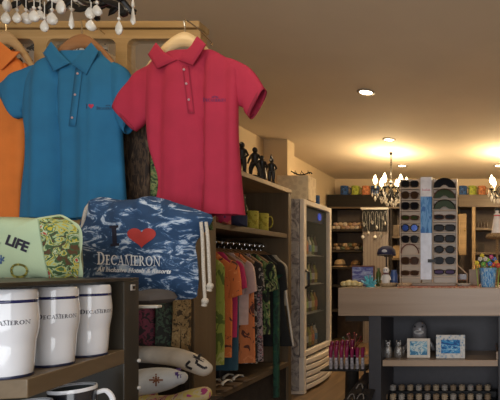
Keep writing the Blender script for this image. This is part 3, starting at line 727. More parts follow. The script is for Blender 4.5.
# ================================================================ FRONT DISPLAY SHELF (tumblers)
U = Vector((-.214, .977, 0)); V = Vector((-.977, -.214, 0)); C0 = Vector((-.873, .844, 0)); Z = Vector((0,0,1))
m_us = wood('front_shelf_edge', (.14,.098,.055), (.20,.145,.085), 1, 7, .4)
m_ud = wood('front_shelf_dark', (.030,.026,.018), (.050,.042,.030), 2, 7, .4)
us = thing('display_shelf', 'dark front display shelf unit with brown shelves holding white tumblers', 'shelf unit', C0)
def ubox(t0, t1, v0, v1, z0, z1): return B().obox(C0+U*t0+V*v0+Z*z0, U*(t1-t0), V*(v1-v0), Z*(z1-z0))
ubox(-.25, .377, -.0, .42, 1.114, 1.122).build('top_board', m_ud, us, bevel=.001)
ubox(.31, .377, 0, .42, 0, 1.114).build('end_panel', m_ud, us, bevel=.002)
ubox(0, .31, .0, .40, .904, .940).build('shelf', m_us, us, bevel=.002)
ubox(0, .31, .0, .40, .745, .775).build('shelf', m_us, us, bevel=.002)
ubox(-.25, .31, .40, .42, 0, 1.114).build('back_panel', m_ud, us)
ubox(-.25, -.23, .36, .40, 0, 1.114).build('rear_post', m_ud, us)
p0 = C0+U*.335+V*(-.001)+Z*1.098
pl = B(); e = P(130.5, 287.5, 1.17)
pc = C0+U*.345+Z*(H-(287.5-267)/F*1.18)
B().obox(pc-U*.010-Z*.008-V*.003, U*.020, V*.003, Z*.016).build('cover_plate', mat('plate_white', (.6,.58,.55), .3), us, bevel=.002)
B().obox(pc-U*.004-Z*.004-V*.005, U*.008, V*.002, Z*.008).build('plate_screw', m_iron, us)
for yy in (360, 387):
    pz = H-(yy-267)/F*1.215; q = C0+U*.372+Z*pz
    B().ball(q-V*.002, .005, 8, 6).build('shelf_pin', mat('plate_white', (.6,.58,.55), .3), us)
# board behind, carrying the bag
bd = thing('side_board', 'black bracket shelf behind the front display shelf, under the blue bag', 'shelf', (-1.2, 1.5, 1.03))
B().prism([P(128, 0, 1.24).xy.to_3d()+Z*1.022, P(131, 0, 1.24).xy.to_3d()+Z*1.022, Vector((-1.235, 1.70, 1.022)), Vector((-1.55, 1.70, 1.022)), Vector((-1.45, 1.26, 1.022))], (0, 0, .012)).build('board', mat('black_board', (.012,.011,.010), .4), bd)
# the board stands on two legs hidden behind the unit
for x, y in ((-1.50, 1.66), (-1.42, 1.32)): B().box((x, y, 0), (x+.03, y+.03, 1.022)).build('leg', m_iron, bd)

# tumblers
m_cer = mat('white_ceramic', (.80, .82, .86), .12, var=.02, coat=.6)
m_navy = mat('navy_band', (.012,.018,.10), .2, coat=.6)
m_print = mat('navy_print', (.015,.018,.045), .4)
def tumbler(c, lab, h=.168, turn=0):
    c = Vector(c); t = thing('travel_tumbler', lab, 'tumbler', c, 'white tumblers on the front shelf')
    k = h/.168; p = [(.0, .004), (.031, .004), (.0322, .006), (.0335, .02), (.0352, .045), (.0358, .058), (.0360, .064), (.0372, .072), (.0400, .088), (.0412, .104), (.0412, .118), (.0400, .133), (.0392, .140), (.0392, .158), (.0388, .162), (.0380, .165), (.0360, .168), (.0345, .1675), (.034, .15), (.030, .02), (.0, .016)]
    b = B().lathe([(max(r, .001)*k*.97, z*k) for r, z in p], c, 48); tree = b.bvh(); b.build('body', m_cer, t, angle=70)
    B().lathe([(.0391*k*.97, .1420*k), (.0395*k*.97, .1423*k), (.0395*k*.97, .1478*k), (.0391*k*.97, .1481*k)], c, 48, cap=False).build('navy_stripe', m_navy, t, angle=70)
    B().lathe([(.001, 0), (.0315*k, 0), (.0325*k, .002), (.0320*k, .0052), (.001, .0052)], c, 40).build('base_ring', mat('base_navy', (.02,.025,.06), .3), t)
    # lettering, turned to face the aisle
    a = math.radians(-38+turn); dv = Vector((math.cos(a), math.sin(a), 0)); ux = Vector((-dv.y, dv.x, 0))
    polys, wd = serif('DECAMERON', big=(0,)); s_ = .061*k/wd
    o = c+Z*.102*k-ux*.0305*k
    tb = B(); decal_polys(tb, polys, o, ux*s_, Z*s_*1.15); decal_polys(tb, arch_mark(1.3), o+ux*.030*k+Z*.0065, ux*.0066, Z*.0066)
    sub_long(tb, .004)
    for v in tb.bm.verts: v.co += dv*.2
    tb.project(tree, .0004, dirv=-dv, back=.0).build('logo_lettering', m_print, t, smooth=False, recalc=False)
for px, py, d, tn, lab in ((10.5, 377, .862, -12, 'white ceramic tumbler with navy stripe, nearest and leftmost of three'), (55, 365, .965, 0, 'white ceramic tumbler with navy stripe, middle of three'), (90.5, 355.5, 1.068, 12, 'white ceramic tumbler with navy stripe, farthest of three beside the post')):
    tumbler(((px-493)/F*d, d, .94), lab, turn=tn)
# dark mugs on lower shelf
def souvenir_mug(c, r, h, lab, ha):
    t = cup('souvenir_mug', lab, 'mug', c, r, h, mat('mug_black', (.02,.022,.03), .2, coat=.5), 'dark souvenir mugs on the lower front shelf', handle=ha, hm=m_cer, n=40)
    c = Vector(c)
    B().lathe([(r*1.0, h*.93), (r*1.012, h*.97), (r*.985, h*1.003), (r*.92, h*1.0), (r*.915, h*.95)], c, 40, cap=False).build('white_rim', m_cer, t)
    B().lathe([(r*.918, h*.99), (r*.918, h*.15)], c, 40, cap=False).build('inner_glaze', mat('inner_grey', (.10,.12,.13), .2), t)
    dv = Vector((math.cos(-1.0), math.sin(-1.0), 0)); ux = Vector((-dv.y, dv.x, 0))
    b = font_mesh('DECAMERON', r*.36, c+Z*h*.62-ux*r*.95, ux, Z)
    sub_long(b, .006)
    for v in b.bm.verts:
        q = v.co-c; u = q.dot(ux)/r; z = q.z; an = -1.0+u; v.co = c+Vector((math.cos(an)*r*1.012, math.sin(an)*r*1.012, z))
    b.build('mug_lettering', m_cer, t, smooth=False, recalc=False)
souvenir_mug((-.938, 1.005, .775), .042, .108, 'black souvenir mug with white handle on the lower front shelf, right one', .55)
souvenir_mug((-.937, .905, .775), .038, .102, 'black souvenir mug on the lower front shelf, left one', 2.4)

# cushion and bag on the unit
def lin(pts, k=4):
    n = len(pts); return [pts[i].lerp(pts[(i+1) % n], q/k) for i in range(n) for q in range(k)]
def resample(px, d, k=5, closed=True): return spline([P(x, y, d) for x, y in px], k, closed)
cush_c = P(20, 281, 1.19); cush_c.z = 1.122
zt = thing('cushion', 'pale green cushion reading LIFE with a floral side panel, above the tumblers', 'cushion', cush_c)
dC = 1.19
out = [(-70,282),(-72,250),(-66,222),(-30,217),(8,217),(42,218),(60,214.5),(72,220),(80,229),(82,255),(79,281),(40,284),(0,284),(-35,284)]
cb = B().puff(resample(out, dC, 6), .055, wr=.012, pw=4); tree = cb.bvh()
for v in cb.bm.verts: v.co.z = max(v.co.z, 1.1225)
cb.build('cover', mat('mint_cloth', (.50,.64,.42), .85, var=.06, scale=8, bump=.1, bscale=300), zt, sub=0)
fb = B(); pp = [(39,219),(60,216),(71,221.5),(78.5,230),(80,255),(77.5,279),(48,279),(44,258),(41,238)]
vs = [fb.bm.verts.new(P(x, y, dC)) for x, y in pp]; fb.face(vs)
bmesh.ops.triangulate(fb.bm, faces=fb.bm.faces[:]); sub_long(fb, .012)
fb.project_view(tree, .0018)
fb.build('floral_panel', cloth_print('floral', [(0,(.10,.05,.02)),(.38,(.05,.11,.04)),(.45,(.40,.52,.28)),(.50,(.55,.45,.04)),(.54,(.08,.17,.06)),(.61,(.50,.58,.36)),(.67,(.45,.06,.04))], 36, dist=1.5, off=3), zt, recalc=True)
b = strokes([[(38,219),(41,240),(45,262),(49,280)]], dC, .0016, tree, .003); b.build('seam', mat('seam_cloth', (.34,.46,.28), .8), zt)
# lettering: LIFE, sloping down to the right
b = font_mesh('LIFE', .036, P(4.5, 243.5, dC), (.93, 0, -.36), (.36, 0, .93), bold=.0016); sub_long(b, .008); b.project_view(tree, .002).build('lettering', m_print, zt, smooth=False, recalc=False)
b = strokes([[(-6,243),(0,243)],[(-3,238),(-3,246)]], dC, .0022, tree, .002); b.build('lettering', m_print, zt, smooth=False)
b = strokes([[(11,270),(13,266),(18,264.5),(24,266),(27,270),(25,275),(19,277),(13,275.5),(11,270)]], dC, .003, tree, .002); b.build('wreath_print', cloth_print('wreath_print', [(0,(.16,.15,.03)),(.5,(.45,.40,.08))], 60), zt)
b = strokes([[(-2,258),(4,261)],[(1,255),(1,264)],[(-1,264),(4,257)]], dC, .0018, tree, .002); b.build('flower_print', mat('print_blue', (.05,.12,.28)), zt)

BD = 1.52
bag_c = P(140, 300, BD); bag_c.z = 1.034
bg = thing('drawstring_bag', 'blue and white tie dye drawstring bag with a red heart', 'bag', bag_c)
out = [(80,300),(79,278),(78,250),(80,225),(85,206),(93,199),(103,197),(117,199.5),(130,200),(142,197),(151,196),(160,198),(170,200.5),(190,207),(207,213),(211.5,216),(211,222),(204,232),(197,240),(195,249),(197,262),(199,280),(197.5,291),(191,299),(150,300.3),(110,300.3)]
bb = B().puff(resample(out, BD, 4), .065, wr=.016, pw=3.0, rings=10)
for v in bb.bm.verts:
    # drawn-up mouth creases near the top
    if v.co.y < BD: 
        zz = (v.co.z-P(0, 232, BD).z)
        if zz > 0: v.co.y += .05*zz/.12*math.sin(v.co.x*75+v.co.z*30)*.22
    v.co.z = max(v.co.z, 1.0345)
tree = bb.bvh()
m, t_, b_ = nt('tie_dye'); N = t_.nodes; L = t_.links
tc = N.new('ShaderNodeTexCoord'); mp = N.new('ShaderNodeMapping'); mp.inputs['Scale'].default_value = (11, 11, 22); mp.inputs['Rotation'].default_value = (0, .55, 0); L.new(tc.outputs['Object'], mp.inputs[0])
n1 = N.new('ShaderNodeTexNoise'); n1.inputs['Scale'].default_value = 1.3; n1.inputs['Detail'].default_value = 8; n1.inputs['Roughness'].default_value = .7; n1.inputs['Distortion'].default_value = 1.6; L.new(mp.outputs[0], n1.inputs['Vector'])
r1 = N.new('ShaderNodeValToRGB'); e_ = r1.color_ramp.elements; e_[0].position = .0; e_[0].color = (.010,.036,.10,1); e_[1].position = .51; e_[1].color = (.018,.060,.145,1)
q = e_.new(.55); q.color = (.07,.16,.33,1); q = e_.new(.585); q.color = (.42,.52,.66,1); q = e_.new(.68); q.color = (.6,.68,.76,1)
L.new(n1.outputs[0], r1.inputs[0]); L.new(r1.outputs[0], b_.inputs['Base Color']); b_.inputs['Roughness'].default_value = .8
bb.build('bag_body', m, bg)
m_rope = mat('rope', (.55,.50,.42), .8, var=.25, scale=260)
m_lett = mat('white_print', (.88,.9,.93), .7); m_heart = mat('red_print', (.42,.035,.03), .7)
# letter I, heart, name
polys, _ = serif('I', big=()); b = B(); decal_polys(b, [[(x, y) for x, y in q] for q in polys], P(110.5, 246.5, BD), (.075, 0, .006), (-.004, 0, .070)); sub_long(b, .01); b.project_view(tree, .002).build('letter_i', mat('print_navy', (.008,.010,.03), .7), bg, smooth=False, recalc=False)
hp_ = []
for k in range(40):
    a = 2*PI*k/40; hx = 16*math.sin(a)**3; hz = 13*math.cos(a)-5*math.cos(2*a)-2*math.cos(3*a)-math.cos(4*a)
    hp_.append(P(141.5+hx*.9, 236.5-hz*.70, BD))
b = B(); c_ = b.bm.verts.new(P(141.5, 236, BD)); vs = [b.bm.verts.new(p) for p in hp_]
for i in range(40): b.face([c_, vs[i], vs[(i+1) % 40]])
sub_long(b, .012); b.project_view(tree, .002).build('heart', m_heart, bg, smooth=True)
polys, wd = serif('DECAMERON', big=(0,)); s_ = (64/F*BD)/wd
b = B(); decal_polys(b, polys, P(97, 264.5, BD), (s_, 0, -s_*.03), (0, 0, s_*1.35)); decal_polys(b, arch_mark(1.6), P(129, 257.5, BD), (.017,0,0), (0,0,.017)); sub_long(b, .01)
b.project_view(tree, .002).build('lettering', m_lett, bg, smooth=False, recalc=False)
b = font_mesh('All Inclusive Hotels & Resorts', .0205, P(97, 271.3, BD), (1,0,-.03), (.03,0,1), shear=.3, bold=.0007); sub_long(b, .01); b.project_view(tree, .002).build('lettering', m_lett, bg, smooth=False, recalc=False)
def rope(pts, nm='drawstring', knot=None, dd=.0):
    b = B().tube(spline([P(x, y, BD+dd) for x, y in pts], 5), .0052, 8)
    if knot: b.ball(P(knot[0], knot[1], BD+dd), (.011, .011, .012)).tube([P(knot[0], knot[1], BD+dd), P(knot[0]-1, knot[1]+5, BD+dd)], [.006, .009], 6)
    b.build(nm, m_rope, bg)
rope([(90,204),(86,210),(83,225),(80,250),(78.5,277)], dd=-.035)
rope([(201,222),(202.5,240),(203.5,270),(205,300)], knot=(205,301), dd=-.03)
rope([(206,222),(208,240),(209,262),(210,284)], knot=(210,286), dd=-.02)
# grey cloth + white edge item on the board left of bag bottom
pz = 1.034
tag(B().puff([Vector((x, y, pz+.018)) for x, y in [(-1.075,1.30),(-1.00,1.31),(-.985,1.40),(-1.03,1.47),(-1.09,1.49),(-1.12,1.40)]], .030, up=(0,0,1), back=.55).build('felt_cap', mat('grey_felt', (.09,.085,.09), .85), loc=(-1.05, 1.38, pz)), 'grey felt cap lying on the black board below the blue bag', 'cap')
tag(B().box((-1.02, 1.262, pz), (-.945, 1.285, pz+.008), rz=.1, piv=(-.98, 1.27, pz)).build('price_strip', m_w, loc=(-.98, 1.27, pz), bevel=.002), 'white strip lying on the edge of the black board', 'label strip')

# ================================================================ ROOM DIVIDER FRAME BEHIND THE SHIRTS
DF = 1.87
m_lw = wood('divider_wood', (.36,.225,.085), (.50,.33,.15), 0, 8, .4)
dv = thing('room_divider', 'light wood divider frame with rounded glazed openings behind the shirts', 'room divider', P(100, 0, DF).xy.to_3d())
fx = lambda px: (px-493)/F*DF
fz = lambda py: H-(py-267)/F*DF
# frame with rounded openings: bars plus corner fillets
T0, T1 = DF, DF+.045
xs = [(-120, -60), (-60+14, 15-4), (15+1, 33+3), (46.5, 116), (126.5, 190)]
opn = [(-100, -14), (-2, 34), (46, 115.5), (127, 191)]
yt, yb = 38.5, 150
b = B()
b.box((fx(-125), T0, fz(33.5+5)), (fx(200.5), T1, fz(29.5)))
ed = [-125]+[e for o in opn for e in o]+[200.5]
for i in range(0, len(ed), 2): b.box((fx(ed[i]), T0, fz(yb)), (fx(ed[i+1]), T1, fz(yt)))
b.box((fx(-125), T0, fz(235)), (fx(200.5), T1, fz(yb))).box((fx(-125), T0, 0), (fx(-105), T1, fz(235))).box((-2.03, T0, 0), (-1.97, T1, fz(235)))
for o in opn:
    R_ = .03
    for sx, e in ((1, o[0]), (-1, o[1])):
        cx, cz = fx(e), fz(yt)
        pts = [Vector((cx-sx*.001, T0+.001, cz+.001))]+[Vector((cx+sx*R_*(1-math.cos(a)), T0+.001, cz-R_*(1-math.sin(a)))) for a in [PI/2*k/6 for k in range(7)]]
        b.prism(pts, (0, .04, 0))
b.build('frame', m_lw, dv, bevel=.003)
B().box((fx(-126), T0-.012, fz(28.8)), (fx(201), T1+.012, fz(22))).build('top_rail', m_lw, dv, bevel=.004)
B().box((fx(-125), T0+.006, fz(29.6)), (fx(200), T1-.006, fz(28.7))).build('shadow_gap', m_iron, dv)
for o in opn:
    B().box((fx(o[0]), T0+.02, fz(yb)), (fx(o[1]), T0+.024, fz(yt))).build('glass_pane', glass('clear_glass', (.8,.85,.8), .02, .05), dv)
# printed sarongs hanging behind
m_fern = cloth_print('fern_print', [(0, (.012,.012,.012)), (.42, (.85,.80,.70)), (.58, (.012,.012,.012)), (.66, (.75,.68,.56))], 15, (1,1,1.5), dist=1.6)
SR = thing('garment_rail', 'black rail behind the wooden divider carrying printed sarongs', 'rail', (fx(60), 1.965, 0))
B().tube([(fx(-100), 1.965, 2.165), (fx(120), 1.965, 2.165)], .009, 8).build('rail', m_iron, SR)
for x in (fx(-100), fx(119)): B().tube([(x, 1.965, 2.165), (x, T1, 2.165)], .008, 6).build('bracket', m_iron, SR)
def sarong(x0, x1, y0, y1, d, m, lab, i, loc_z=None):
    b = B(); A = lambda x, y: P(x, y, d)
    seg_loft(b, [(A(x0, y1), A(x1, y1)), (A(x0+1, (y0+y1)/2), A(x1-1, (y0+y1)/2)), (A(x0, y0), A(x1, y0))], [.016, .014, .012], .008, 50, i, n=40, cap=True)
    return tag(b.build('sarong', m, loc=A((x0+x1)/2, y0)), lab, 'sarong', 'sarongs hanging behind the divider')
sarong(48, 108, 39.5, 210, 1.965, m_fern, 'white sarong with black fern print seen through the divider above the blue shirt', 1)
sarong(-6, 40, 39.5, 210, 1.965, m_fern, 'white sarong with black fern print seen through the divider above the orange shirt', 4)
# low rail carrying the brown and the green cloths (they show beneath the pink sleeve): front side of the divider
LR = thing('low_rail', 'short black rail on the divider behind the pink shirt sleeve', 'rail', (fx(150), 1.84, fz(118)))
B().tube([P(128, 117, 1.845), P(196, 117, 1.845)], .006, 8).build('rail', m_iron, LR)
for x in (129, 195): 
    p = P(x, 117, 1.845); B().tube([p, p+Vector((0, .03, 0))], .005, 6).build('bracket', m_iron, LR)
def cloth_hang(x0, x1, y0, y1, d, m, lab, i):
    b = B(); A = lambda x, y: P(x, y, d)
    seg_loft(b, [(A(x0, y1), A(x1, y1)), (A(x0+.5, (y0+y1)/2), A(x1-.5, (y0+y1)/2)), (A(x0, y0), A(x1, y0))], [.010, .010, .009], .004, 120, i, n=40, cap=True)
    return tag(b.build('hanging_cloth', m, loc=A((x0+x1)/2, y0)), lab, 'cloth')
cloth_hang(123.5, 150, 118, 215, 1.845, cloth_print('bark_brown', [(0,(.025,.014,.008)),(.47,(.075,.042,.022)),(.60,(.14,.09,.05))], 30, (2.2,1,.5), dist=1.5), 'dark brown streaked cloth hanging between the blue and pink shirts', 2)
cloth_hang(150.5, 214, 118, 230, 1.845, cloth_print('jungle_print', [(0,(.02,.03,.015)),(.42,(.10,.16,.05)),(.52,(.26,.28,.10)),(.60,(.05,.08,.03)),(.66,(.35,.20,.08))], 22, dist=2), 'green jungle print cloth hanging behind the pink shirt', 5)

# ================================================================ POLO SHIRTS
DPK, DBL, DOR = 1.70, 1.755, 1.812
def smooth_mat(name, c): return mat(name, c, .85, var=.07, scale=14, bump=.12, bscale=420)
def polo(lab, d, segs, dep, sleeves, collar, neck, placket, m, mdark, logo=None, buttons=(), hem_px=None, amp=.018, ph=0, kf=26, creases=()):
    Q = lambda p: P(p[0], p[1], d)
    base = (Q(segs[0][0])+Q(segs[0][1]))/2
    t = thing('polo_shirt', lab, 'polo shirt', base, 'polo shirts on hangers')
    b = B(); seg_loft(b, [(Q(a), Q(c)) for a, c in segs], dep, amp, kf, ph, n=120, sub=5, creases=[(P(q, 0, d).x, a_, w_, sl_) for q, a_, w_, sl_ in creases]); tree = b.bvh(); b.build('body', m, t)
    for s_ in sleeves:
        sb = B(); k = len(s_)
        seg_loft(sb, [(Q(a), Q(c)) for a, c in s_], [.014, .024, .024, .022][:k], .004, 45, ph, n=32, sub=5, grow=False)
        sb.build('sleeve', m, t, solid=.002)
        a, c = s_[-1]; a2, c2 = s_[-2]
        A_, C_ = Q(a), Q(c); D_ = ((Q(a2)+Q(c2))/2-(A_+C_)/2).normalized()*.011
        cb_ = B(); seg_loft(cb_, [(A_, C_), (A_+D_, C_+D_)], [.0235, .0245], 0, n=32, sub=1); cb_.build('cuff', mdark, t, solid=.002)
    # collar wings: curved flaps lying on the chest
    for w_ in collar:
        cb_ = B().puff([p+Vector((0, -.036, 0)) for p in lin([Q(q) for q in w_])], .0055, rings=6, back=.7, pw=5)
        cb_.build('collar', m, t)
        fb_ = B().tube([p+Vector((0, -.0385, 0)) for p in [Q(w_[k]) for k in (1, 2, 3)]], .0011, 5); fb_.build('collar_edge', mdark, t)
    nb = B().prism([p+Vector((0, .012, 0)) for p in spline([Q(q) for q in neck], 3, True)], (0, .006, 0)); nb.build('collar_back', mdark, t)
    # placket
    x0, y0, x1, y1, wpx = placket; hw = wpx/2
    pb = B(); n = 10
    for i in range(n):
        for j in range(2):
            u0, u1 = i/n, (i+1)/n
            f = lambda u, v: P(x0+(x1-x0)*u+v*hw, y0+(y1-y0)*u, d)
            a, c = (-1, 0) if j == 0 else (0, 1)
            pb.face([pb.bm.verts.new(q) for q in (f(u0, a), f(u1, a), f(u1, c), f(u0, c))])
    bmesh.ops.remove_doubles(pb.bm, verts=pb.bm.verts[:], dist=1e-4)
    pb.project_view(tree, .0015).build('placket', m, t, solid=.0008)
    sb = B(); 
    def line(pts, w_):
        for a, c in zip(pts, pts[1:]):
            tt = (c-a).normalized(); nn = Vector((-tt.z, 0, tt.x))*w_
            sb.face([sb.bm.verts.new(q) for q in (a-nn, c-nn, c+nn, a+nn)])
    for v in (-1, 1): line([P(x0+(x1-x0)*k/8+v*hw, y0+(y1-y0)*k/8, d) for k in range(9)], .0012)
    line([P(x1-hw, y1, d), P(x1+hw, y1, d)], .0014)
    sb.project_view(tree, .0035).build('stitching', mdark, t, smooth=False)
    for bx_, by_ in buttons:
        dq = (P(bx_, by_, d)-Vector((0,0,H))).normalized(); h = tree.ray_cast(Vector((0,0,H))+dq*.5, dq)
        if h[0]: B().lathe([(.001, 0), (.004, 0), (.0045, .0015), (.001, .002)], h[0]-Vector((0,.003,0)), 14, tilt=Matrix.Rotation(PI/2, 3, 'X')).build('button', mat('shirt_button', (.45,.30,.32), .3), t)
    if logo:
        for bb_, mm in logo(tree): bb_.build('logo', mm, t, smooth=False, recalc=False)
    return t
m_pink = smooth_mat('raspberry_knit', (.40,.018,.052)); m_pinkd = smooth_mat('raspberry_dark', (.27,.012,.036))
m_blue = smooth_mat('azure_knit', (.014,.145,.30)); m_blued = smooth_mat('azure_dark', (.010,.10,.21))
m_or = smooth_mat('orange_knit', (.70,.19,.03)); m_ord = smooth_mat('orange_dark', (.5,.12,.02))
def logo_pink(tree):
    polys, wd = serif('DECAMERON', big=(0,)); s_ = (23/F*DPK)/wd
    b = B(); decal_polys(b, polys, P(203, 101.5, DPK), (s_, 0, 0), (0, 0, s_*1.1)); decal_polys(b, arch_mark(2.4), P(215, 98.5, DPK), (.010,0,0), (0,0,.010)); sub_long(b, .008)
    return [(b.project_view(tree, .0015), mat('logo_purple', (.06,.02,.11), .7))]
def logo_blue(tree):
    b = B(); x, y = 91, 106; n = 14
    pts = []
    for k in range(24):
        a = 2*PI*k/24; hx = 16*math.sin(a)**3; hz = 13*math.cos(a)-5*math.cos(2*a)-2*math.cos(3*a)-math.cos(4*a)
        pts.append(P(x+hx*.17, y-hz*.17, DBL))
    vs = [b.bm.verts.new(p) for p in pts]; b.face(vs); bmesh.ops.triangulate(b.bm, faces=b.bm.faces[:])
    polys, wd = serif('DECAMERON', big=(0,)); s_ = (17/F*DBL)/wd
    b2 = B(); decal_polys(b2, polys, P(96.5, 109.5, DBL), (s_, 0, 0), (0, 0, s_*1.2)); decal_polys(b2, arch_mark(1.6), P(108, 106.5, DBL), (.011,0,0), (0,0,.010))
    decal_polys(b2, serif('I', big=())[0], P(86, 108.5, DBL), (.012,0,0), (0,0,.017)); sub_long(b2, .008)
    return [(b.project_view(tree, .0015), mat('logo_red', (.45,.03,.08), .7)), (b2.project_view(tree, .0015), mat('logo_navy', (.012,.02,.06), .7))]
polo('raspberry pink polo shirt on a light wooden hanger, in front', DPK,
     [((158,215), (245,215)), ((161,185), (243.5,190)), ((158,165), (242,165)), ((150,142), (240.5,140)), ((146,122), (240,113)), ((143,98), (240,92)), ((142,76), (238,68)), ((156,60), (222,55)), ((166,55.5), (209,51)), ((175,66), (199,64))],
     [.034,.032,.034,.036,.036,.034,.030,.026,.026,.020],
     [[((160,61), (154,112)), ((138,71), (143,124)), ((127,84), (139,128)), ((114,106), (135,131))], [((220,56), (232,103)), ((240,62), (243,108)), ((253,71), (245,113)), ((266,90), (250,119))]],
     [[(163,47),(155.5,58.5),(164.5,73),(184.3,64.5),(170.5,56)], [(203.5,41),(212.5,49.5),(199.5,69.5),(185,64.5),(191.5,56.5),(198.5,49.5)]],
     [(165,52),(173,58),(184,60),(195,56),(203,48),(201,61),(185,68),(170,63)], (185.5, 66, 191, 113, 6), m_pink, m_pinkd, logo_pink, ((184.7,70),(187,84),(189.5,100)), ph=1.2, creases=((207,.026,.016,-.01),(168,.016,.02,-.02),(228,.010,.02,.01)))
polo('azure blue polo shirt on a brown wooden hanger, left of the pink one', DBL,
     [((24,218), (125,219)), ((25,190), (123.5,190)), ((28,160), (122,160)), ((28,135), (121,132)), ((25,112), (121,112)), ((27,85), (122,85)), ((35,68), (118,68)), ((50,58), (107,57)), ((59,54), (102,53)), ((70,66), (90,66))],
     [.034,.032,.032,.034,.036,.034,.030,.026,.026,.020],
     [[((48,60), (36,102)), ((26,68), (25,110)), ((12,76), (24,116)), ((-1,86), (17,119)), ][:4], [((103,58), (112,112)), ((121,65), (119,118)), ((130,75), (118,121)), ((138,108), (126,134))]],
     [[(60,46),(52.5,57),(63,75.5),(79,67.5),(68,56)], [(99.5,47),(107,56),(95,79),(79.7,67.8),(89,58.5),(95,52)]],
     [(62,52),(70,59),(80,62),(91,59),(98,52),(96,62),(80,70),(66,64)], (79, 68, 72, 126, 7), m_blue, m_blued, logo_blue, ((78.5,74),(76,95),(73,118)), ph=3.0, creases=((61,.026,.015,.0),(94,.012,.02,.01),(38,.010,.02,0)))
polo('orange polo shirt on a wooden hanger, cut by the left edge', DOR,
     [((-68,218), (24,218)), ((-66,180), (26,180)), ((-66,150), (29,150)), ((-66,115), (30,115)), ((-64,85), (31,85)), ((-50,66), (25,66)), ((-32,56), (14,56)), ((-18,50), (6,50))],
     [.03,.03,.03,.034,.036,.032,.028,.024],
     [[((24,62), (29,110)), ((33,74), (31,120)), ((40,92), (34,126)), ((46,112), (36,132))]],
     [[(10,46),(22,56),(30,56),(12,74),(-6,66),(2,54)], [(-24,46),(-32,56),(-26,74),(-8,66),(-14,56)]],
     [(-22,48),(-8,56),(10,48),(4,62),(-8,68),(-18,60)], (-8, 68, -8, 115, 7), m_or, m_ord)
# hangers for shirts + hooks: hang from the divider top rail
def shirt_hanger(px, py_top, d, m, lab, hwpx, rise_px):
    c = P(px, py_top, d)
    t = thing('clothes_hanger', lab, 'hanger', c, 'hangers of the polo shirts')
    hook = [P(px+5.5, 21.5, d+.02)+Vector((0, .0, .0)), P(px+5, 17.5, d+.01), P(px+1, 15.5, d), P(px-3, 18.5, d), P(px-1.5, 23, d), P(px, 27, d), P(px, 36, d)]
    tp = T0-.012-d
    hook = [P(px-3.5, 22, d)+Vector((0, tp+.02, .0)), P(px-3, 19, d)+Vector((0, tp+.02, 0)), P(px-1, 17.4, d)+Vector((0, tp*.5, 0)), P(px, 20, d)+Vector((0, .0, 0)), P(px, 27, d), P(px, py_top+3, d)]
    B().tube(spline(hook, 4), .0026, 6).build('hook', mat('hook_brass', (.6,.5,.35), .25, .9), t)
    R = []; Hs = hwpx/F*d; rs = rise_px/F*d
    for i in range(-10, 11):
        u = i/10; x = c.x+u*Hs; zz = c.z-rs*(abs(u)**1.6); th = .028*(1-.35*abs(u))
        R.append([Vector((x, c.y+.010*math.cos(a)-.003, zz-th+th*math.sin(a))) for a in [2*PI*k/12 for k in range(12)]])
    B().loft(R).build('hanger_arm', m, t)
m_lh = wood('pale_hanger', (.60,.42,.20), (.72,.54,.30), 0, 10, .35); m_bh = wood('brown_hanger', (.26,.12,.05), (.34,.17,.075), 0, 10, .35)
shirt_hanger(185, 32, DPK, m_lh, 'pale wooden hanger inside the pink polo shirt', 45, 46)
shirt_hanger(82, 34, DBL, m_bh, 'brown wooden hanger inside the blue polo shirt', 42, 40)
shirt_hanger(6, 31, DOR, wood('mid_hanger', (.42,.26,.11), (.52,.34,.17), 0, 10, .35), 'light wooden hanger inside the orange polo shirt', 36, 48)

# ================================================================ NEAR CHANDELIER (shell drops, top left)
CH = P(52, -30, 1.38)
ch = thing('shell_chandelier', 'black iron chandelier hung with white shell drops, top left corner', 'chandelier', (CH.x, CH.y, CEIL))
m_caps = mat('shell_white', (.66,.62,.54), .3, var=.12, scale=60, coat=.3)
b = B().lathe([(.001, 0), (.06, 0), (.055, -.02), (.014, -.04), (.001, -.041)], (CH.x, CH.y, CEIL), 20).tube([(CH.x, CH.y, CEIL-.03), (CH.x, CH.y, CH.z)], .008, 8)
b.lathe([(.01, .14), (.03, .10), (.015, .06), (.04, .02), (.03, -.03), (.012, -.05)], CH, 16).build('stem', m_iron, ch)
for k in range(8):
    a = k*PI/4+.12; f = lambda r, z: Vector((CH.x+math.cos(a)*r, CH.y+math.sin(a)*r*.9, CH.z+z))
    B().tube(spline([f(.02, .0), f(.09, .012), f(.16, .0), f(.19, -.030), f(.21, -.05), f(.215, -.035)], 4), [.010]*16+[.006]*5, 7).build('arm', m_iron, ch)
rg = [Vector((CH.x+math.cos(a)*.17, CH.y+math.sin(a)*.15, CH.z-.02)) for a in [2*PI*k/36 for k in range(36)]]
B().tube(rg, .007, 6, closed=True).build('ring', m_iron, ch)
B().tube(spline([P(84,-6,1.30), P(100,-2,1.28), P(110,2,1.27), P(120,6,1.27), P(125,12,1.27), P(121,14,1.27)], 4), .009, 8).build('arm', m_iron, ch)
B().tube(spline([P(72,-8,1.3), P(84,2,1.29), P(98,5,1.28), P(112,0,1.28)], 4), .007, 8).build('arm', m_iron, ch)
for k, (px, py, a) in enumerate(((4,3,.4),(14,5,-.5),(24,2,.9),(33,5,-.2),(42,8,.6),(50,5,-.9),(58,7,.2),(66,4,-.6),(75,6,.5),(82,9,-.3),(90,5,.8),(99,8,-.5),(107,5,.3),(114,10,-.8),(88,-2,.1),(60,-2,.7),(30,-3,-.4),(10,-4,.2))):
    c = P(px, py, 1.33); M_ = Matrix.Rotation(a, 3, 'Y')
    B().puff([c+M_ @ Vector((x, 0, z)) for x, z in ((-.026,0),(-.012,.009),(.006,.010),(.024,.002),(.030,-.004),(.016,-.009),(-.008,-.008))], .005).build('iron_leaf', m_iron, ch)
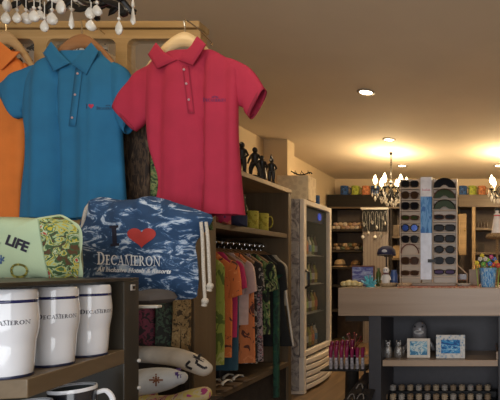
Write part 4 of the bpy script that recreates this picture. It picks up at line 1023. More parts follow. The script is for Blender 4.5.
def drop(px, py, d, w_, h_, long=False):
    """py = bottom of the drop"""
    b = B(); r = w_/2/F*d; hh = h_/F*d; c = P(px, py, d)
    if long: prof = [(.001, 0), (r, hh*.18), (r*.8, hh*.5), (r*.3, hh*.95), (.001, hh)]
    else: prof = [(.001, 0), (r*.6, hh*.07), (r, hh*.32), (r*.92, hh*.55), (r*.5, hh*.85), (.001, hh)]
    b.lathe(prof, c, 12, ax=(1, .55), tilt=Matrix.Rotation(random.uniform(-.8, .8), 3, 'Z'))
    b.tube([c+Vector((0,0,hh*.97)), c+Vector((0,0,hh+.05))], .0013, 4)
    b.ball(c+Vector((0,0,hh+.006)), .0045, 8, 6)
    b.build('shell_drop', m_caps, ch)
for a in ((7,11,1.25,13,13),(6,24,1.3,10,12),(17,23,1.28,9,11),(26,24,1.30,10,12),(34,22,1.26,11,12),(40,20,1.3,9,10),(44.5,32,1.24,8.5,12),(52,25,1.28,10,13),(49,14,1.35,10,11),(61,14,1.24,12,15),(70,10,1.35,9,10),(91,31,1.24,8.5,11),(90,19,1.3,8,12),(97,16,1.26,9,11),(119,35,1.24,9,14),(29,12,1.34,10,10),(16,9,1.38,9,10),(38,8,1.36,9,10),(82,5,1.37,8,9),(-6,20,1.3,10,12),(55,3,1.3,9,10),(76,2,1.3,8,8)):
    drop(*a)
drop(71.5, 29, 1.27, 4.5, 17, True); drop(133, 25, 1.3, 4.5, 17, True); drop(133, 8, 1.3, 5, 9)
light('shell_chandelier_glow', 'POINT', (CH.x, CH.y, CH.z+.15), 3.0, WARM, shadow_soft_size=.1)

# ================================================================ COUNTER
KD = 3.3; KX0 = (338-493)/F*KD; KX1 = 1.6
KT = H-(288-267)/F*KD; KB = H-(316-267)/F*KD
m_ct = wood('counter_wood', (.30,.215,.15), (.40,.295,.21), 0, 5, .35)
m_cg = mat('counter_grey', (.040,.040,.048), .5, var=.08)
m_cl = mat('counter_grey_inner', (.055,.053,.062), .55, var=.08)
ct = thing('shop_counter', 'wood topped dark grey shop counter with an open display cubby', 'counter', (0, 3.6, 0))
B().box((KX0, KD, KB), (KX1, KD+.04, KT)).box((KX0, KD+.04, KT-.035), (KX1, KD+.85, KT)).box((KX0, KD+.04, KB), (KX0+.04, KD+.85, KT-.035)).build('counter_top', m_ct, ct, bevel=.004)
kx = lambda px, d=KD: (px-493)/F*d
B().box((kx(367.5), KD+.03, 0), (kx(380), KD+.07, KB)).box((kx(370), KD+.07, 0), (kx(380)-.02, KD+.85, KB)).build('post', m_cg, ct, bevel=.003)
B().box((kx(380)-.03, KD+.06, 0), (kx(380)-.001, KD+.5, KB)).build('inner_side', m_cl, ct)
B().box((kx(380), KD+.45, 0), (kx(500), KD+.47, KB)).build('back_panel', m_cl, ct)
B().box((kx(498.6), KD+.03, 0), (kx(506), KD+.47, KB)).build('post', m_cg, ct)
B().box((kx(506), KD+.05, 0), (KX1, KD+.09, KB)).build('front_panel', m_cg, ct)
B().box((KX0+.04, KD+.05, KB-.045), (kx(370), KD+.80, KB)).box((KX0+.04, KD+.80, 0), (kx(370), KD+.82, KB)).build('under_board', m_dark, ct)
B().box((kx(380), KD+.05, KB-.012), (kx(499), KD+.45, KB)).build('under_board', m_cg, ct)
SZ = H-(360-267)/F*(KD+.05)
sh_ = B().box((kx(381), KD+.045, SZ-.046), (kx(498), KD+.06, SZ)).box((kx(381), KD+.06, SZ-.046), (kx(498), KD+.449, SZ-.004)).build('cubby_shelf', m_ct, ct, bevel=.002)
B().box((kx(496.4), KD+.06, SZ), (kx(498.2), KD+.44, SZ+.06)).build('side_lip', m_ct, ct)
B().box((kx(380), KD+.045, .0), (kx(499), KD+.449, .03)).build('cubby_floor', m_cg, ct)

# cubby contents -- woven bracelet rolls on black display bars
m_bb = mat('black_display', (.010,.010,.012), .5)
dD = KD+.14
proto_b = None
for r_, (yy, zz) in enumerate(((KD+.34, .105), (KD+.22, .065), (KD+.11, .03))):
    tag(B().box((kx(381), yy-.035, .03), (kx(497), yy+.035, zz+.05)).build('display_bar', m_bb, loc=((kx(381)+kx(497))/2, yy, .03), bevel=.004), f'black display step in the lower cubby, {["rear and highest", "middle", "front and lowest"][r_]}', 'display step')
cols_b = [mat('sand_beads', (.40,.31,.21), .6, var=.3, scale=120), mat('wood_beads', (.27,.19,.12), .6, var=.3, scale=120), mat('grey_beads', (.33,.30,.27), .5, var=.3, scale=120)]
for r_, (yy, zz) in enumerate(((KD+.34, .105), (KD+.22, .065), (KD+.11, .03))):
    for k in range(13):
        x = kx(384.5+k*8.6, yy); z = zz+.05; m = cols_b[(k*2+r_) % 3]
        lab = f'{["sand coloured", "brown", "grey"][(k*2+r_) % 3]} beaded bracelet roll, {["rear", "middle", "front"][r_]} step of the lower cubby, number {k+1} from the left'
        t = B()
        t.lathe([(.022, 0), (.026, .006), (.023, .013), (.026, .020), (.023, .027), (.026, .034), (.022, .041), (.012, .041), (.012, 0)], (x, yy, z), 12, cap=False)
        o = t.build('bracelet_roll', m, loc=(x, yy, z)); tag(o, lab, 'bracelet', 'bracelet rolls in the lower cubby')
# picture frames
def pframe(px0, px1, py0, py1, d, bw, mf, mp_, lab):
    x0, x1 = kx(px0, d), kx(px1, d); z0 = SZ-.003; z1 = z0+(py1-py0)/F*d; t = thing('picture_frame', lab, 'picture frame', ((x0+x1)/2, d, z0))
    b = B(); b.box((x0, d, z0), (x0+bw, d+.015, z1)).box((x1-bw, d, z0), (x1, d+.015, z1)).box((x0+bw, d, z0), (x1-bw, d+.015, z0+bw)).box((x0+bw, d, z1-bw), (x1-bw, d+.015, z1)).build('frame', mf, t, bevel=.003)
    B().box((x0+bw, d+.006, z0+bw), (x1-bw, d+.010, z1-bw)).build('picture', mp_, t)
    B().prism([Vector(((x0+x1)/2-.02, d+.015, z0+.09)), Vector(((x0+x1)/2+.02, d+.015, z0+.09)), Vector(((x0+x1)/2+.02, d+.08, z0)), Vector(((x0+x1)/2-.02, d+.08, z0))], (0, .004, 0)).build('easel_back', m_bb, t)
    return t
m_pic1 = cloth_print('beach_print', [(0,(.06,.22,.40)),(.42,(.25,.50,.66)),(.5,(.60,.70,.72)),(.6,(.14,.36,.55)),(.66,(.65,.62,.5))], 22, off=1)
m_pic2 = cloth_print('sea_picture', [(0,(.02,.10,.32)),(.45,(.05,.28,.6)),(.55,(.35,.62,.8)),(.62,(.03,.20,.5))], 18, (1,1,2.2), off=2)
pframe(407, 430, 341, 360.5, KD+.14, .022, mat('frame_cream', (.72,.66,.58), .4), m_pic1, 'cream edged picture frame with a blue beach photo in the counter cubby')
t = pframe(436, 465, 337, 360.5, KD+.12, .038, cloth_print('mosaic_frame', [(0,(.10,.22,.42)),(.12,(.20,.36,.55)),(.22,(.55,.58,.60)),(.5,(.68,.68,.66))], 46, kind='voronoi'), m_pic2, 'blue and white mosaic picture frame in the counter cubby')
# shark ornament behind the cream frame
dS = KD+.30; c = Vector((kx(419.5, dS), dS, SZ-.004)); t = thing('shark_ornament', 'grey upright shark ornament behind the cream picture frame', 'ornament', c)
m_sg = mat('shark_grey', (.20,.19,.20), .3, coat=.4); m_sw = mat('shark_white', (.65,.63,.62), .3, coat=.4)
B().lathe([(.045, 0), (.058, .04), (.060, .10), (.056, .16), (.058, .20), (.050, .225), (.032, .25), (.012, .26), (.001, .262)], c, 24, ax=(1, .75)).build('body', m_sg, t)
B().ball(c+Vector((0, -.030, .180)), (.042, .026, .022)).build('jaw', m_sw, t)
B().ball(c+Vector((0, -.045, .184)), (.028, .016, .005)).build('mouth', mat('mouth_dark', (.03,.02,.02)), t)
for s_ in (1, -1):
    B().puff([c+Vector((s_*x, -.01, z)) for x, z in ((.06,.12),(.085,.12),(.118,.07),(.124,.03),(.105,.03),(.07,.07))], .012).build('fin', m_sg, t)
    B().ball(c+Vector((s_*.03, -.045, .226)), .007, 8, 6).build('eye', m_bb, t)
# two small silver animal ornaments
for px, lab, hh in ((388, 'small silver owl ornament at the left end of the cubby shelf', .13), (398.5, 'small silver cat ornament between the owl and the cream frame', .125)):
    d = KD+.15; c = Vector((kx(px, d), d, SZ-.004)); t = thing('silver_ornament', lab, 'ornament', c, 'silver ornaments in the cubby')
    m_sl = mat('ornate_silver', (.36,.35,.34), .3, .8, var=.5, scale=70, bump=.6, bscale=120)
    B().lathe([(.022, 0), (.032, .012), (.034, .05), (.028, .08), (.019, .09), (.024, .105), (.021, .122), (.005, .13)], c, 16, ax=(1, .8)).build('body', m_sl, t)
    for s_ in (1, -1):
        B().lathe([(.008, 0), (.005, .012), (.001, .02)], c+Vector((s_*.014, 0, .118)), 8).build('ear', m_sl, t)
        B().ball(c+Vector((s_*.009, -.019, .108)), .0048, 8, 6).build('eye', m_bb, t)
    if 'cat' in lab: B().tube([c+Vector((.03, .01, .02)), c+Vector((.042, .01, .05)), c+Vector((.034, .01, .085))], .006, 6).build('tail', m_sl, t)

# ================================================================ COUNTER TOP ITEMS
def top(px, d=3.5): return Vector((kx(px, d), d, KT))
# cloth runner
tag(B().box((kx(399, 3.42), 3.36, KT), (kx(480, 3.42), 3.86, KT+.006)).build('table_runner', cloth_print('runner_print', [(0,(.30,.04,.03)),(.42,(.45,.14,.10)),(.52,(.50,.36,.26)),(.60,(.20,.05,.05))], 40), loc=(kx(440, 3.42), 3.6, KT)), 'red patterned runner lying under the sunglasses stand', 'table runner')
# sunglasses stand
TD = 3.55; Z0 = KT+.006
px2x = lambda px: (px-493)/F*TD
py2z = lambda py: H-(py-267)/F*TD
st = thing('sunglasses_stand', 'tall two column sunglasses stand with a white and blue centre strip', 'display stand', (px2x(428), TD+.1, Z0))
m_col = mat('stand_beige', (.58,.45,.33), .5, var=.05)
B().box((px2x(402), TD-.02, Z0), (px2x(456), TD+.24, Z0+.02)).build('base_plate', mat('stand_base', (.3,.24,.19), .4), st, bevel=.004)
B().box((px2x(421), TD+.06, Z0+.02), (px2x(431), TD+.12, py2z(177.5))).build('spine', m_col, st)
for nm, a, c in (('left', 399.5, 420.2), ('right', 432.3, 457)):
    B().box((px2x(a), TD+.055, Z0+.02), (px2x(c), TD+.075, py2z(178))).build('column_panel', m_col if nm == 'left' else mat('stand_grey', (.56,.47,.39), .5, var=.05), st, bevel=.002)
    for e in (a, c-.8): B().box((px2x(e), TD+.01, Z0+.02), (px2x(e+.8), TD+.055, py2z(178))).build('side_rib', m_col, st)
b = B().box((px2x(420.6), TD-.0, py2z(196.5)), (px2x(431.6), TD+.055, py2z(177))).build('sign_panel', mat('sign_white', (.72,.68,.68), .4), st)
tx = font_mesh('Sunglas', .012, P(422, 190, TD), (1,0,0), (0,0,1)) if False else B()
B().box((px2x(420.6), TD-.0, py2z(233)), (px2x(431.6), TD+.055, py2z(196.5))).build('photo_panel', cloth_print('blue_photo', [(0,(.04,.12,.32)),(.4,(.08,.24,.52)),(.5,(.18,.38,.66)),(.6,(.06,.18,.45))], 8, (4,1,.8)), st)
B().box((px2x(420.6), TD-.0, py2z(279.5)), (px2x(431.6), TD+.055, py2z(233))).build('lower_panel', mat('sign_pale', (.66,.70,.80), .4), st)
sg = B()
for k in range(6):    # the small red lettering, too small to read
    x = px2x(422.4+k*1.4); z = py2z(190.6)
    sg.box((x, TD-.002, z), (x+.003, TD-.0005, z+[.016, .011, .011, .016, .011, .011][k])).box((x, TD-.002, z), (x+.008, TD-.0005, z+.0035))
sg.build('red_lettering', mat('sign_red', (.6,.05,.12), .5), st)
rowsR = [184.2, 194.8, 205.6, 217.2, 228, 238.8, 249.6, 260.4, 272]
rowsL = [184.2, 195, 206, 217.8, 228, 239, 249.8, 260.8, 273]
for a, c, rows in ((400.3, 419.4, rowsL), (433.1, 456.2, rowsR)):
    for y in rows: B().box((px2x(a), TD+.0, py2z(y+4.8)), (px2x(c), TD+.055, py2z(y+4.1))).build('glasses_ledge', m_col, st)
def sunglasses(px, py, w_px, kind, mf, ml, lab):
    w_ = w_px/F*TD; x = px2x(px); z = py2z(py); y = TD-.004; zl = py2z(py+4.1)
    c = Vector((x, y, zl)); t = thing('sunglasses', lab, 'sunglasses', c, 'sunglasses on the stand')
    hh = .066; zc = zl+hh*.5
    def ringpts(cx, rx, rz, p, lo=1.0):
        o = []
        for k in range(24):
            a = 2*PI*k/24; ca, sa = math.cos(a), math.sin(a)
            o.append(Vector((cx+rx*math.copysign(abs(ca)**p, ca), y, zc+(rz if sa > 0 else rz*lo)*math.copysign(abs(sa)**p, sa))))
        return o
    if kind == 'shield':
        pts = [Vector((x-w_*.5*math.cos(a), y-.012*math.sin(a), zl+.004+hh*1.1*math.sin(a))) for a in [PI*k/16 for k in range(17)]]+[Vector((x+w_*.2, y-.01, zl+.006)), Vector((x+.01, y-.01, zl+.024)), Vector((x-.01, y-.01, zl+.024)), Vector((x-w_*.2, y-.01, zl+.006))]
        if ml is not m_col: B().prism(pts, (0, .003, 0)).build('lens', ml, t, bevel=.001)
        B().tube(pts[:17], .0045, 6).build('frame', mf, t)
    else:
        rx, rz, p, lo = {'round': (.20, .42, 1, 1), 'way': (.215, .40, .62, 1), 'aviator': (.21, .40, .8, 1.15), 'slim': (.22, .26, .7, 1.0), 'cat': (.22, .36, .6, .95)}[kind]
        fr_ = B()
        for s_ in (1, -1):
            pts = ringpts(x+s_*w_*.255, rx*w_, rz*hh, p, lo)
            B().prism(pts, (0, .003, 0)).build('lens', ml, t)
            fr_.tube([q+Vector((0, -.001, 0)) for q in pts], .0042 if kind != 'aviator' else .0022, 6, closed=True)
        fr_.tube([Vector((x-w_*.06, y, zc+.006)), Vector((x, y-.003, zc+.011)), Vector((x+w_*.06, y, zc+.006))], .003, 6)
        for s_ in (1, -1): fr_.tube([Vector((x+s_*w_*.44, y, zc+.012)), Vector((x+s_*w_*.5, y+.002, zc+.014))], .0035, 6)
        fr_.build('frame', mf, t)
    for s_ in (1, -1): B().tube([Vector((x+s_*w_*.49, y+.003, zc+.012)), Vector((x+s_*w_*.485, TD+.05, zc+.008))], .003, 6).build('temple', mf, t)
m_fb = mat('frame_black', (.010,.010,.011), .25, coat=.4); m_ft = mat('frame_tortoise', (.06,.02,.012), .3, var=.6, scale=70, coat=.4); m_fw = mat('frame_red', (.10,.02,.015), .3)
m_lb = mat('lens_black', (.008,.008,.010), .12); m_lbr = mat('lens_brown', (.05,.025,.012), .12); m_lg = mat('lens_green', (.03,.045,.012), .12); m_lbl = mat('lens_blue', (.02,.07,.30), .15, .3)
kl = [('cat', m_fb, m_lb, 'black cat eye'), ('aviator', m_ft, m_lbr, 'tortoise aviator'), ('way', m_fb, m_lb, 'black square'), ('slim', m_ft, m_lg, 'slim green lens'), ('round', m_fb, m_lbl, 'round blue lens'), ('aviator', m_fb, m_lb, 'black aviator'), ('shield', m_fw, m_col, 'thin brown arched'), ('way', m_ft, m_lbr, 'brown square'), ('slim', m_ft, m_lbr, 'slim brown')]
kr = [('shield', m_fb, m_lb, 'black shield'), ('shield', m_ft, m_lg, 'tortoise shield'), ('shield', m_fb, m_lg, 'black shield with green tint'), ('slim', m_ft, m_lb, 'slim tortoise'), ('cat', m_fb, m_lb, 'black cat eye'), ('way', m_fb, m_lb, 'black square'), ('round', m_fb, m_lb, 'round black'), ('aviator', m_fb, m_lb, 'black aviator'), ('slim', m_fb, mat('lens_violet', (.05,.02,.08), .1), 'slim violet lens')]
for m_ in (m_lb, m_lbr, m_lg, MC['lens_violet']): m_.node_tree.nodes['Principled BSDF'].inputs['Specular IOR Level'].default_value = .06
ordn = ['top', 'second', 'third', 'fourth', 'fifth', 'sixth', 'seventh', 'eighth', 'lowest']
for i in range(9):
    k, a, c, ln = kl[i]; sunglasses(410, rowsL[i], 17.5, k, a, c, f'{ln} sunglasses, {ordn[i]} row of the left column')
    k, a, c, ln = kr[i]; sunglasses(444.6, rowsR[i], 21.5, k, a, c, f'{ln} sunglasses, {ordn[i]} row of the right column')
# clip-on tag left of the lower right glasses
tag(B().box((px2x(428), TD-.012, py2z(262.5)), (px2x(436), TD-.006, py2z(259.2)), rz=0).build('price_tag', mat('tag_black', (.02,.02,.02), .5), loc=(px2x(432), TD, py2z(262))), 'small black price tag on the centre strip of the sunglasses stand', 'tag')

# painted tile picture + shells + glass coral at the left
dP = 3.62; c = top(363, dP); t = thing('framed_tile', 'blue violet painted tile in a brown frame at the left end of the counter', 'picture', c)
B().box((kx(351.5, dP), dP, KT), (kx(374, dP), dP+.02, H-(265.5-267)/F*dP)).build('frame', mat('frame_redbrown', (.14,.05,.035), .5), t, bevel=.003)
B().box((kx(352.5, dP), dP-.004, KT+.004), (kx(373, dP), dP, H-(267-267)/F*dP)).build('painted_face', cloth_print('seascape', [(0,(.10,.10,.30)),(.42,(.18,.20,.42)),(.52,(.32,.36,.56)),(.62,(.5,.55,.65))], 14, (1,1,2.5)), t)
for i, (px, s_) in enumerate(((344.5, .9), (349.5, 1.1), (355, 1.05), (360, .8))):
    c = top(px, 3.46); c.z = KT; r = .026*s_; t = B(); rings = []
    for a in range(9):
        u = a/8; rr = r*math.sin(PI*min(1, .12+u*.86))**.7
        rings.append([c+Vector((-r*1.2+u*r*2.4, rr*math.cos(q)*(1+.1*math.cos(5*q)), r+rr*.95*math.sin(q))) for q in [2*PI*k/14 for k in range(14)]])
    t.loft(rings)
    tag(t.build('sea_shell', mat('shell_yellow', (.62,.50,.22), .4, var=.25, scale=50), loc=c), f'yellow sea shell on the counter before the painted tile, {["leftmost", "second from left", "third from left", "rightmost"][i]}', 'shell', 'yellow shells on the counter')
c = top(370.5, 3.47); b = B()
for k in range(13):
    a = k*2.4; l_ = .05+.04*((k*7) % 5)/5; el = .25+.95*((k*3) % 7)/7
    p = c+Vector((0, 0, .012)); dvv = Vector((math.cos(a)*math.cos(el), math.sin(a)*math.cos(el)*.6, math.sin(el)))
    b.tube([p, p+dvv*l_*.5, p+dvv*l_+Vector((0,0,.01))], [.013, .010, .005], 7)
b.lathe([(.04, 0), (.04, .006), (.02, .014)], c, 14)
tag(b.build('coral_ornament', mat('turquoise_glass', (.10,.42,.52), .15, coat=.5, var=.3, scale=40), loc=c), 'turquoise coral shaped ornament on the counter before the painted tile', 'ornament')
# penguin doll, bottle, blue jar on straw dish, cap above on post
def dish(px, d, r, lab):
    c = top(px, d); return tag(B().lathe([(r*.7, 0), (r, .02), (r*1.02, .03), (r*.96, .03), (r*.68, .008), (.001, .008)], c, 24).build('straw_dish', m_straw, loc=c), lab, 'dish', 'straw dishes on the counter')
dish(388, 3.50, .068, 'round straw dish under the white doll on the counter')
dish(404.5, 3.46, .055, 'round straw dish in front of the sunglasses stand base')
c = top(386, 3.50)+Vector((0, 0, .0085)); t = thing('doll', 'small white doll with a dark scarf standing in the straw dish', 'doll', c)
B().lathe([(.022, 0), (.03, .01), (.03, .05), (.022, .085), (.014, .095), (.022, .105), (.025, .122), (.018, .138), (.001, .145)], c, 18, ax=(1, .8)).build('body', mat('doll_white', (.72,.69,.66), .6), t)
B().lathe([(.020, .088), (.024, .093), (.020, .101)], c, 16, cap=False).build('scarf', mat('doll_scarf', (.10,.03,.05)), t)
for s_ in (1, -1): B().ball(c+Vector((s_*.009, -.019, .122)), .004, 8, 6).build('eye', m_bb, t)
for s_ in (1, -1): B().tube([c+Vector((s_*.022, 0, .078)), c+Vector((s_*.036, -.005, .045))], [.009, .006], 6).build('arm', MC['doll_white'], t)
c = top(378.5, 3.62); tag(B().lathe([(.018, 0), (.02, .01), (.02, .10), (.009, .125), (.009, .145), (.001, .145)], c, 14).build('glass_bottle', mat('green_glass_bottle', (.05,.09,.02), .15), loc=c), 'small green bottle on the counter left of the white doll', 'bottle')
c = top(394, 3.62); tag(B().lathe([(.025, 0), (.032, .02), (.032, .09), (.022, .12), (.024, .13), (.001, .13)], c, 16).build('jar', mat('blue_jar', (.05,.10,.28), .25), loc=c), 'blue jar on the counter right of the white doll', 'jar')
# cap on a display stand behind the counter items
c = Vector((kx(386.5, 3.75), 3.75, KT)); t = thing('cap_stand', 'thin black post stand carrying the navy cap', 'display stand', c)
zc_ = H-(257-267)/F*3.75
B().lathe([(.04, 0), (.04, .008), (.006, .014), (.006, zc_-KT), (.02, zc_-KT), (.02, zc_-KT+.01)], c, 14).build('post', m_iron, t)
cc_ = Vector((c.x, c.y, zc_+.01)); t = thing('baseball_cap', 'navy cap with white front badge on the thin post stand', 'cap', cc_)
B().lathe([(.075, 0), (.078, .02), (.068, .055), (.04, .078), (.006, .084)], cc_, 22, ax=(1, 1.05)).build('crown', mat('cap_navy', (.018,.02,.06), .7), t)
B().puff([cc_+Vector((x, y, .004)) for x, y in ((-.07,-.03),(-.06,-.09),(-.03,-.125),(0,-.135),(.03,-.125),(.06,-.09),(.07,-.03))], .006, up=(0,0,1)).build('visor', mat('cap_visor', (.02,.02,.03), .6), t)
B().ball(cc_+Vector((0, -.073, .035)), (.022, .008, .016)).build('badge', mat('badge_white', (.6,.6,.62), .5), t)
# things right of the stand
c = top(464, 3.5); tag(B().lathe([(.04, 0), (.06, .02), (.062, .026), (.058, .026), (.038, .006), (.001, .006)], c, 22).build('bowl', mat('pale_bowl', (.42,.40,.33), .4), loc=c), 'pale shallow bowl on the counter right of the sunglasses stand', 'bowl')
tag(B().box((kx(469, 3.6), 3.6, KT+.006), (kx(479, 3.6), 3.68, KT+.135)).build('box', mat('taupe_box', (.26,.19,.14), .6), loc=(kx(474, 3.6), 3.64, KT), bevel=.004), 'taupe carton on the counter between the bowl and the flower bucket', 'box')
c = top(461, 3.72); t = thing('sunglass_case_rack', 'small dark slanted rack on the counter behind the pale bowl', 'rack', c)
B().tube([c+Vector((-.03, 0, .0)), c+Vector((-.03, 0, .19))], .006, 6).tube([c+Vector((-.03, 0, .17)), c+Vector((.055, 0, .09))], .006, 6).tube([c+Vector((-.03,0,.05)), c+Vector((.05,0,.05))], .006, 6).tube([c+Vector((.05,0,0)), c+Vector((.05,0,.10))], .006, 6).build('rack_frame', m_ct, t)
B().box(c+Vector((-.025, -.01, .052)), c+Vector((.045, .03, .095))).build('case', m_ft, t)
# flower bucket
c = top(488, 3.47); t = thing('craft_bucket', 'blue painted bucket on the counter at the right edge', 'bucket', c)
B().lathe([(.052, 0), (.054, .004), (.068, .14), (.072, .143), (.070, .147), (.064, .146), (.050, .01), (.001, .01)], c, 26).build('body', cloth_print('bucket_paint', [(0,(.03,.14,.40)),(.42,(.10,.34,.66)),(.52,(.5,.62,.66)),(.58,(.06,.24,.56))], 22, (3,3,.6), dist=1.5), t)
fc = [((.55,.03,.04), 'red'), ((.62,.50,.04), 'yellow'), ((.16,.40,.06), 'green'), ((.05,.16,.50), 'blue'), ((.62,.26,.04), 'orange'), ((.55,.50,.45), 'white'), ((.50,.05,.20), 'pink')]
spots = [(-.085,.185),(-.06,.215),(-.035,.175),(-.012,.165),(.015,.18),(.04,.17),(.065,.19),(-.045,.24),(-.02,.215),(.0,.205),(.025,.23),(.05,.215),(.08,.165),(-.075,.16),(.03,.15),(-.025,.15)]
for i, (dx, dz) in enumerate(spots):
    col_, cn = fc[(i*4+1) % 7]; y = ((i*5) % 4-1.5)*.018
    hd = c+Vector((dx, y-.005, dz)); ft = c+Vector((max(-.035, min(.035, dx*.35)), y*.5, .02))
    side = 'left' if dx < -.03 else ('middle' if dx < .03 else 'right'); lv = 'low' if dz < .175 else ('middle height' if dz < .21 else 'tall')
    f_ = thing('craft_flower', f'{cn} craft flower in the blue bucket, {lv}, on the {side} side', 'flower', ft, 'craft flowers in the bucket')
    B().tube([ft, (ft+hd)/2+Vector((0,0,.01)), hd], .0028, 5).build('stem', mat('stem_green', (.10,.25,.06), .6), f_)
    b = B()
    for k in range(5):
        a = 2*PI*k/5+i; b.ball(hd+Vector((math.cos(a)*.010, -.004, math.sin(a)*.010)), (.009, .006, .009), 8, 5)
    b.build('petals', mat('petal_'+cn, col_, .5), f_); B().ball(hd+Vector((0, -.009, 0)), .005, 8, 5).build('flower_centre', mat('petal_yellow', (.62,.50,.04), .5), f_)
for s_, px in ((-1, 479.5), (1, 499.5)):
    b = B().tube([c+Vector((s_*.075, -.02, 0.003)), c+Vector((s_*.088, -.03, .15))], .004, 6)
    tag(b.build('craft_stick', mat('stick_lime', (.30,.42,.08), .5), loc=c+Vector((s_*.075, -.02, 0))), f'lime green stick leaning on the {"left" if s_ < 0 else "right"} side of the blue bucket', 'stick')
# white bottle doll on a straw pedestal behind right
c = Vector((kx(497, 3.9), 3.9, KT)); t = thing('straw_pedestal', 'tall straw topped pedestal behind the flower bucket', 'pedestal', c)
zq = H-(237-267)/F*3.9
B().lathe([(.07, 0), (.07, .01), (.012, .02), (.012, zq-KT-.02)], c, 16).build('post', m_strawd, t)
B().lathe([(.05, -.02), (.095, -.01), (.10, .0), (.085, .025), (.05, .032), (.001, .033)], (c.x, c.y, zq), 22).build('straw_top', m_strawd, t)
c = Vector((c.x, 3.9, zq+.033)); t = thing('doll', 'tall white dressed doll with red trim on the straw pedestal', 'doll', c)
B().lathe([(.05, 0), (.048, .01), (.034, .11), (.026, .15), (.03, .165), (.012, .175), (.018, .185), (.02, .20), (.012, .215), (.001, .218)], c, 20).build('dress', mat('doll_dress', (.72,.66,.62), .7), t)
B().lathe([(.0275, .146), (.030, .150), (.0275, .156)], c, 18, cap=False).build('trim', mat('petal_red', (.55,.03,.04)), t)
B().lathe([(.0205, .195), (.021, .205), (.012, .219), (.001, .222)], c, 16).build('hair', m_bb, t)

# ================================================================ PINK ACCESSORY RACK, LOW, LEFT OF THE COUNTER
RD = 3.55
r0, r1 = kx(320, RD), kx(366, RD)
zr = H-(370-267)/F*RD
pr = thing('low_rack', 'low black rack with a tray left of the counter, in front of the fridge', 'rack', ((r0+r1)/2, RD+.1, 0))
B().box((r0, RD, zr-.012), (r1, RD+.22, zr)).build('tray', m_bb, pr, bevel=.003)
for x, y in ((r1-.02, RD+.01), (r1-.02, RD+.20)): B().box((x, y, 0), (x+.012, y+.012, zr-.012)).build('leg', m_bb, pr)
B().tube([(r0+.045, RD+.06, zr+.10), (r1-.0, RD+.06, zr+.10)], .003, 5).build('divider_wire', mat('wire_white', (.55,.5,.48), .4), pr)
m_bl = mat('blister_clear', (.42,.38,.40), .3, var=.6, scale=60)
for i in range(7):
    px = 331+i*5.3; c = Vector((kx(px, RD+.05), RD+.045, zr)); hh = .185 if i < 4 else .165
    t = thing('hair_brush', f'pink handled brush upright in the low rack, {["leftmost", "second from left", "third from left", "middle", "third from right", "second from right", "rightmost"][i]}', 'brush', c, 'pink brushes in the low rack')
    B().lathe([(.012, 0), (.015, .01), (.014, .075), (.008, .095)], c, 10).build('bristle_head', m_bl, t)
    B().tube([c+Vector((0, 0, .09)), c+Vector((0, 0, .14)), c+Vector((.004, 0, .17)), c+Vector((.006 if i % 2 else -.004, 0, hh))], [.012, .016, .018, .012], 10).build('handle', mat('fuchsia', (.30,.02,.085), .3, var=.3, scale=40), t)
for i in range(5):
    c = Vector((kx(326+i*5, RD+.15)+.02, RD+.15, zr)); 
    t = thing('hair_brush', f'fuchsia brush in the rear row of the low rack, {["leftmost", "second from left", "middle", "second from right", "rightmost"][i]}', 'brush', c, 'rear pink brushes in the low rack')
    B().lathe([(.012, 0), (.015, .01), (.014, .12), (.008, .14)], c+Vector((.03,0,0)), 10).build('bristle_head', m_bl, t)
    B().tube([c+Vector((.03, 0, .13)), c+Vector((.03, 0, .18)), c+Vector((.034, 0, .20+.004*i))], [.012, .018, .014], 10).build('handle', MC['fuchsia'], t)
c = Vector((kx(351, RD+.3), RD+.33, 0)); t = thing('tall_vase', 'dark tall vase behind the low rack holding red twigs', 'vase', c)
zv = H-(349-267)/F*(RD+.33)
B().lathe([(.05, 0), (.06, .02), (.055, zv*.6), (.03, zv*.95), (.034, zv), (.028, zv), (.02, zv*.9), (.001, zv*.88)], c, 16).build('vase_body', m_dark, t)
for i in range(8):
    a = -1.1+i*.31; p = c+Vector((0, 0, zv*.9)); tipv = p+Vector((math.sin(a)*.10, .02*((-1)**i), .06+.12*math.cos(a)))
    tag(B().tube([p, (p+tipv)/2+Vector((.006, 0, .02)), tipv], [.003, .005, .003], 5).ball(tipv, .009, 7, 5).build('twig', [mat('twig_red', (.30,.05,.04)), mat('twig_green', (.14,.22,.16)), mat('twig_pink', (.35,.14,.14))][[0, 1, 2, 0, 0, 2, 0, 0][i]], loc=p), f'{["red", "pale green", "pink", "red", "red", "pink", "red", "red"][i]} twig in the dark vase, {["far left", "left", "left of middle", "middle, left one", "middle, right one", "right of middle", "right", "far right"][i]}', 'twig', 'twigs in the dark vase')
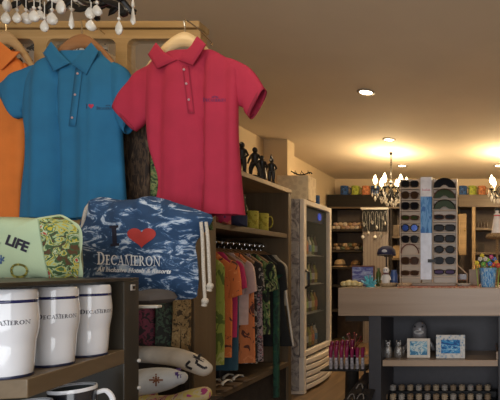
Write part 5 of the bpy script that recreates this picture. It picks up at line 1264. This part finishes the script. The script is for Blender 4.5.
# black shoes in a slanted rack on the floor before it
fr2 = thing('shoe_rack', 'slanted black floor rack of dark flip flops left of the counter post', 'rack', (kx(356, 3.3), 3.35, 0))
xa, xb = kx(333, 3.15), kx(369, 3.15)
def slope(y): return .10+(y-2.95)*.42
B().prism([Vector((xa, 2.95, slope(2.95)-.012)), Vector((xb, 2.95, slope(2.95)-.012)), Vector((xb, 3.31, slope(3.31)-.012)), Vector((-.935, 3.32, slope(3.32)-.012)), Vector((-.935, 3.5, slope(3.5)-.012)), Vector((xa+.12, 3.5, slope(3.5)-.012))], (0, 0, .010)).build('slanted_board', m_bb, fr2)
for x, y in ((xa+.02, 2.97), (xb-.03, 2.97), (xa+.14, 3.47), (-.96, 3.47)): B().box((x, y, 0), (x+.015, y+.015, slope(y)-.012)).build('leg', m_bb, fr2)
m_ff = mat('flipflop_black', (.014,.013,.014), .35); m_ffs = mat('flipflop_strap', (.25,.24,.24), .25, .3)
first = None
sl = math.atan(.42)
for r_ in range(5):
    for k in range(4):
        y = 2.99+r_*.108; x = xa+.055+k*.066+r_*.028
        if x > xb-.03 or (y > 3.24 and x > -.965): continue
        z = slope(y); lab = f'black flip flop on the slanted floor rack, {["front", "second", "third", "fourth", "rear"][r_]} row, {["left end", "left of middle", "right of middle", "right end"][k]}'
        if first is None:
            c = Vector((x, y, z)); t = thing('flip_flop', lab, 'flip flop', c, 'flip flops on the slanted rack')
            out = [(-.024,-.06),(0,-.07),(.024,-.06),(.022,0),(.03,.04),(.012,.07),(-.016,.07),(-.028,.04),(-.022,0)]
            B().prism(spline([c+Vector((a, b_2, 0)) for a, b_2 in out], 2, True), (0, 0, .010)).build('sole', m_ff, t)
            B().tube([c+Vector((-.024, -.01, .009)), c+Vector((-.012, .02, .024)), c+Vector((0, .045, .012)), c+Vector((.014, .02, .024)), c+Vector((.026, -.01, .009))], .004, 6).build('strap', m_ffs, t)
            t.rotation_euler = (sl, 0, 0); first = t
        else: dup(first, (x, y, z), lab, rot=(sl, 0, 0))
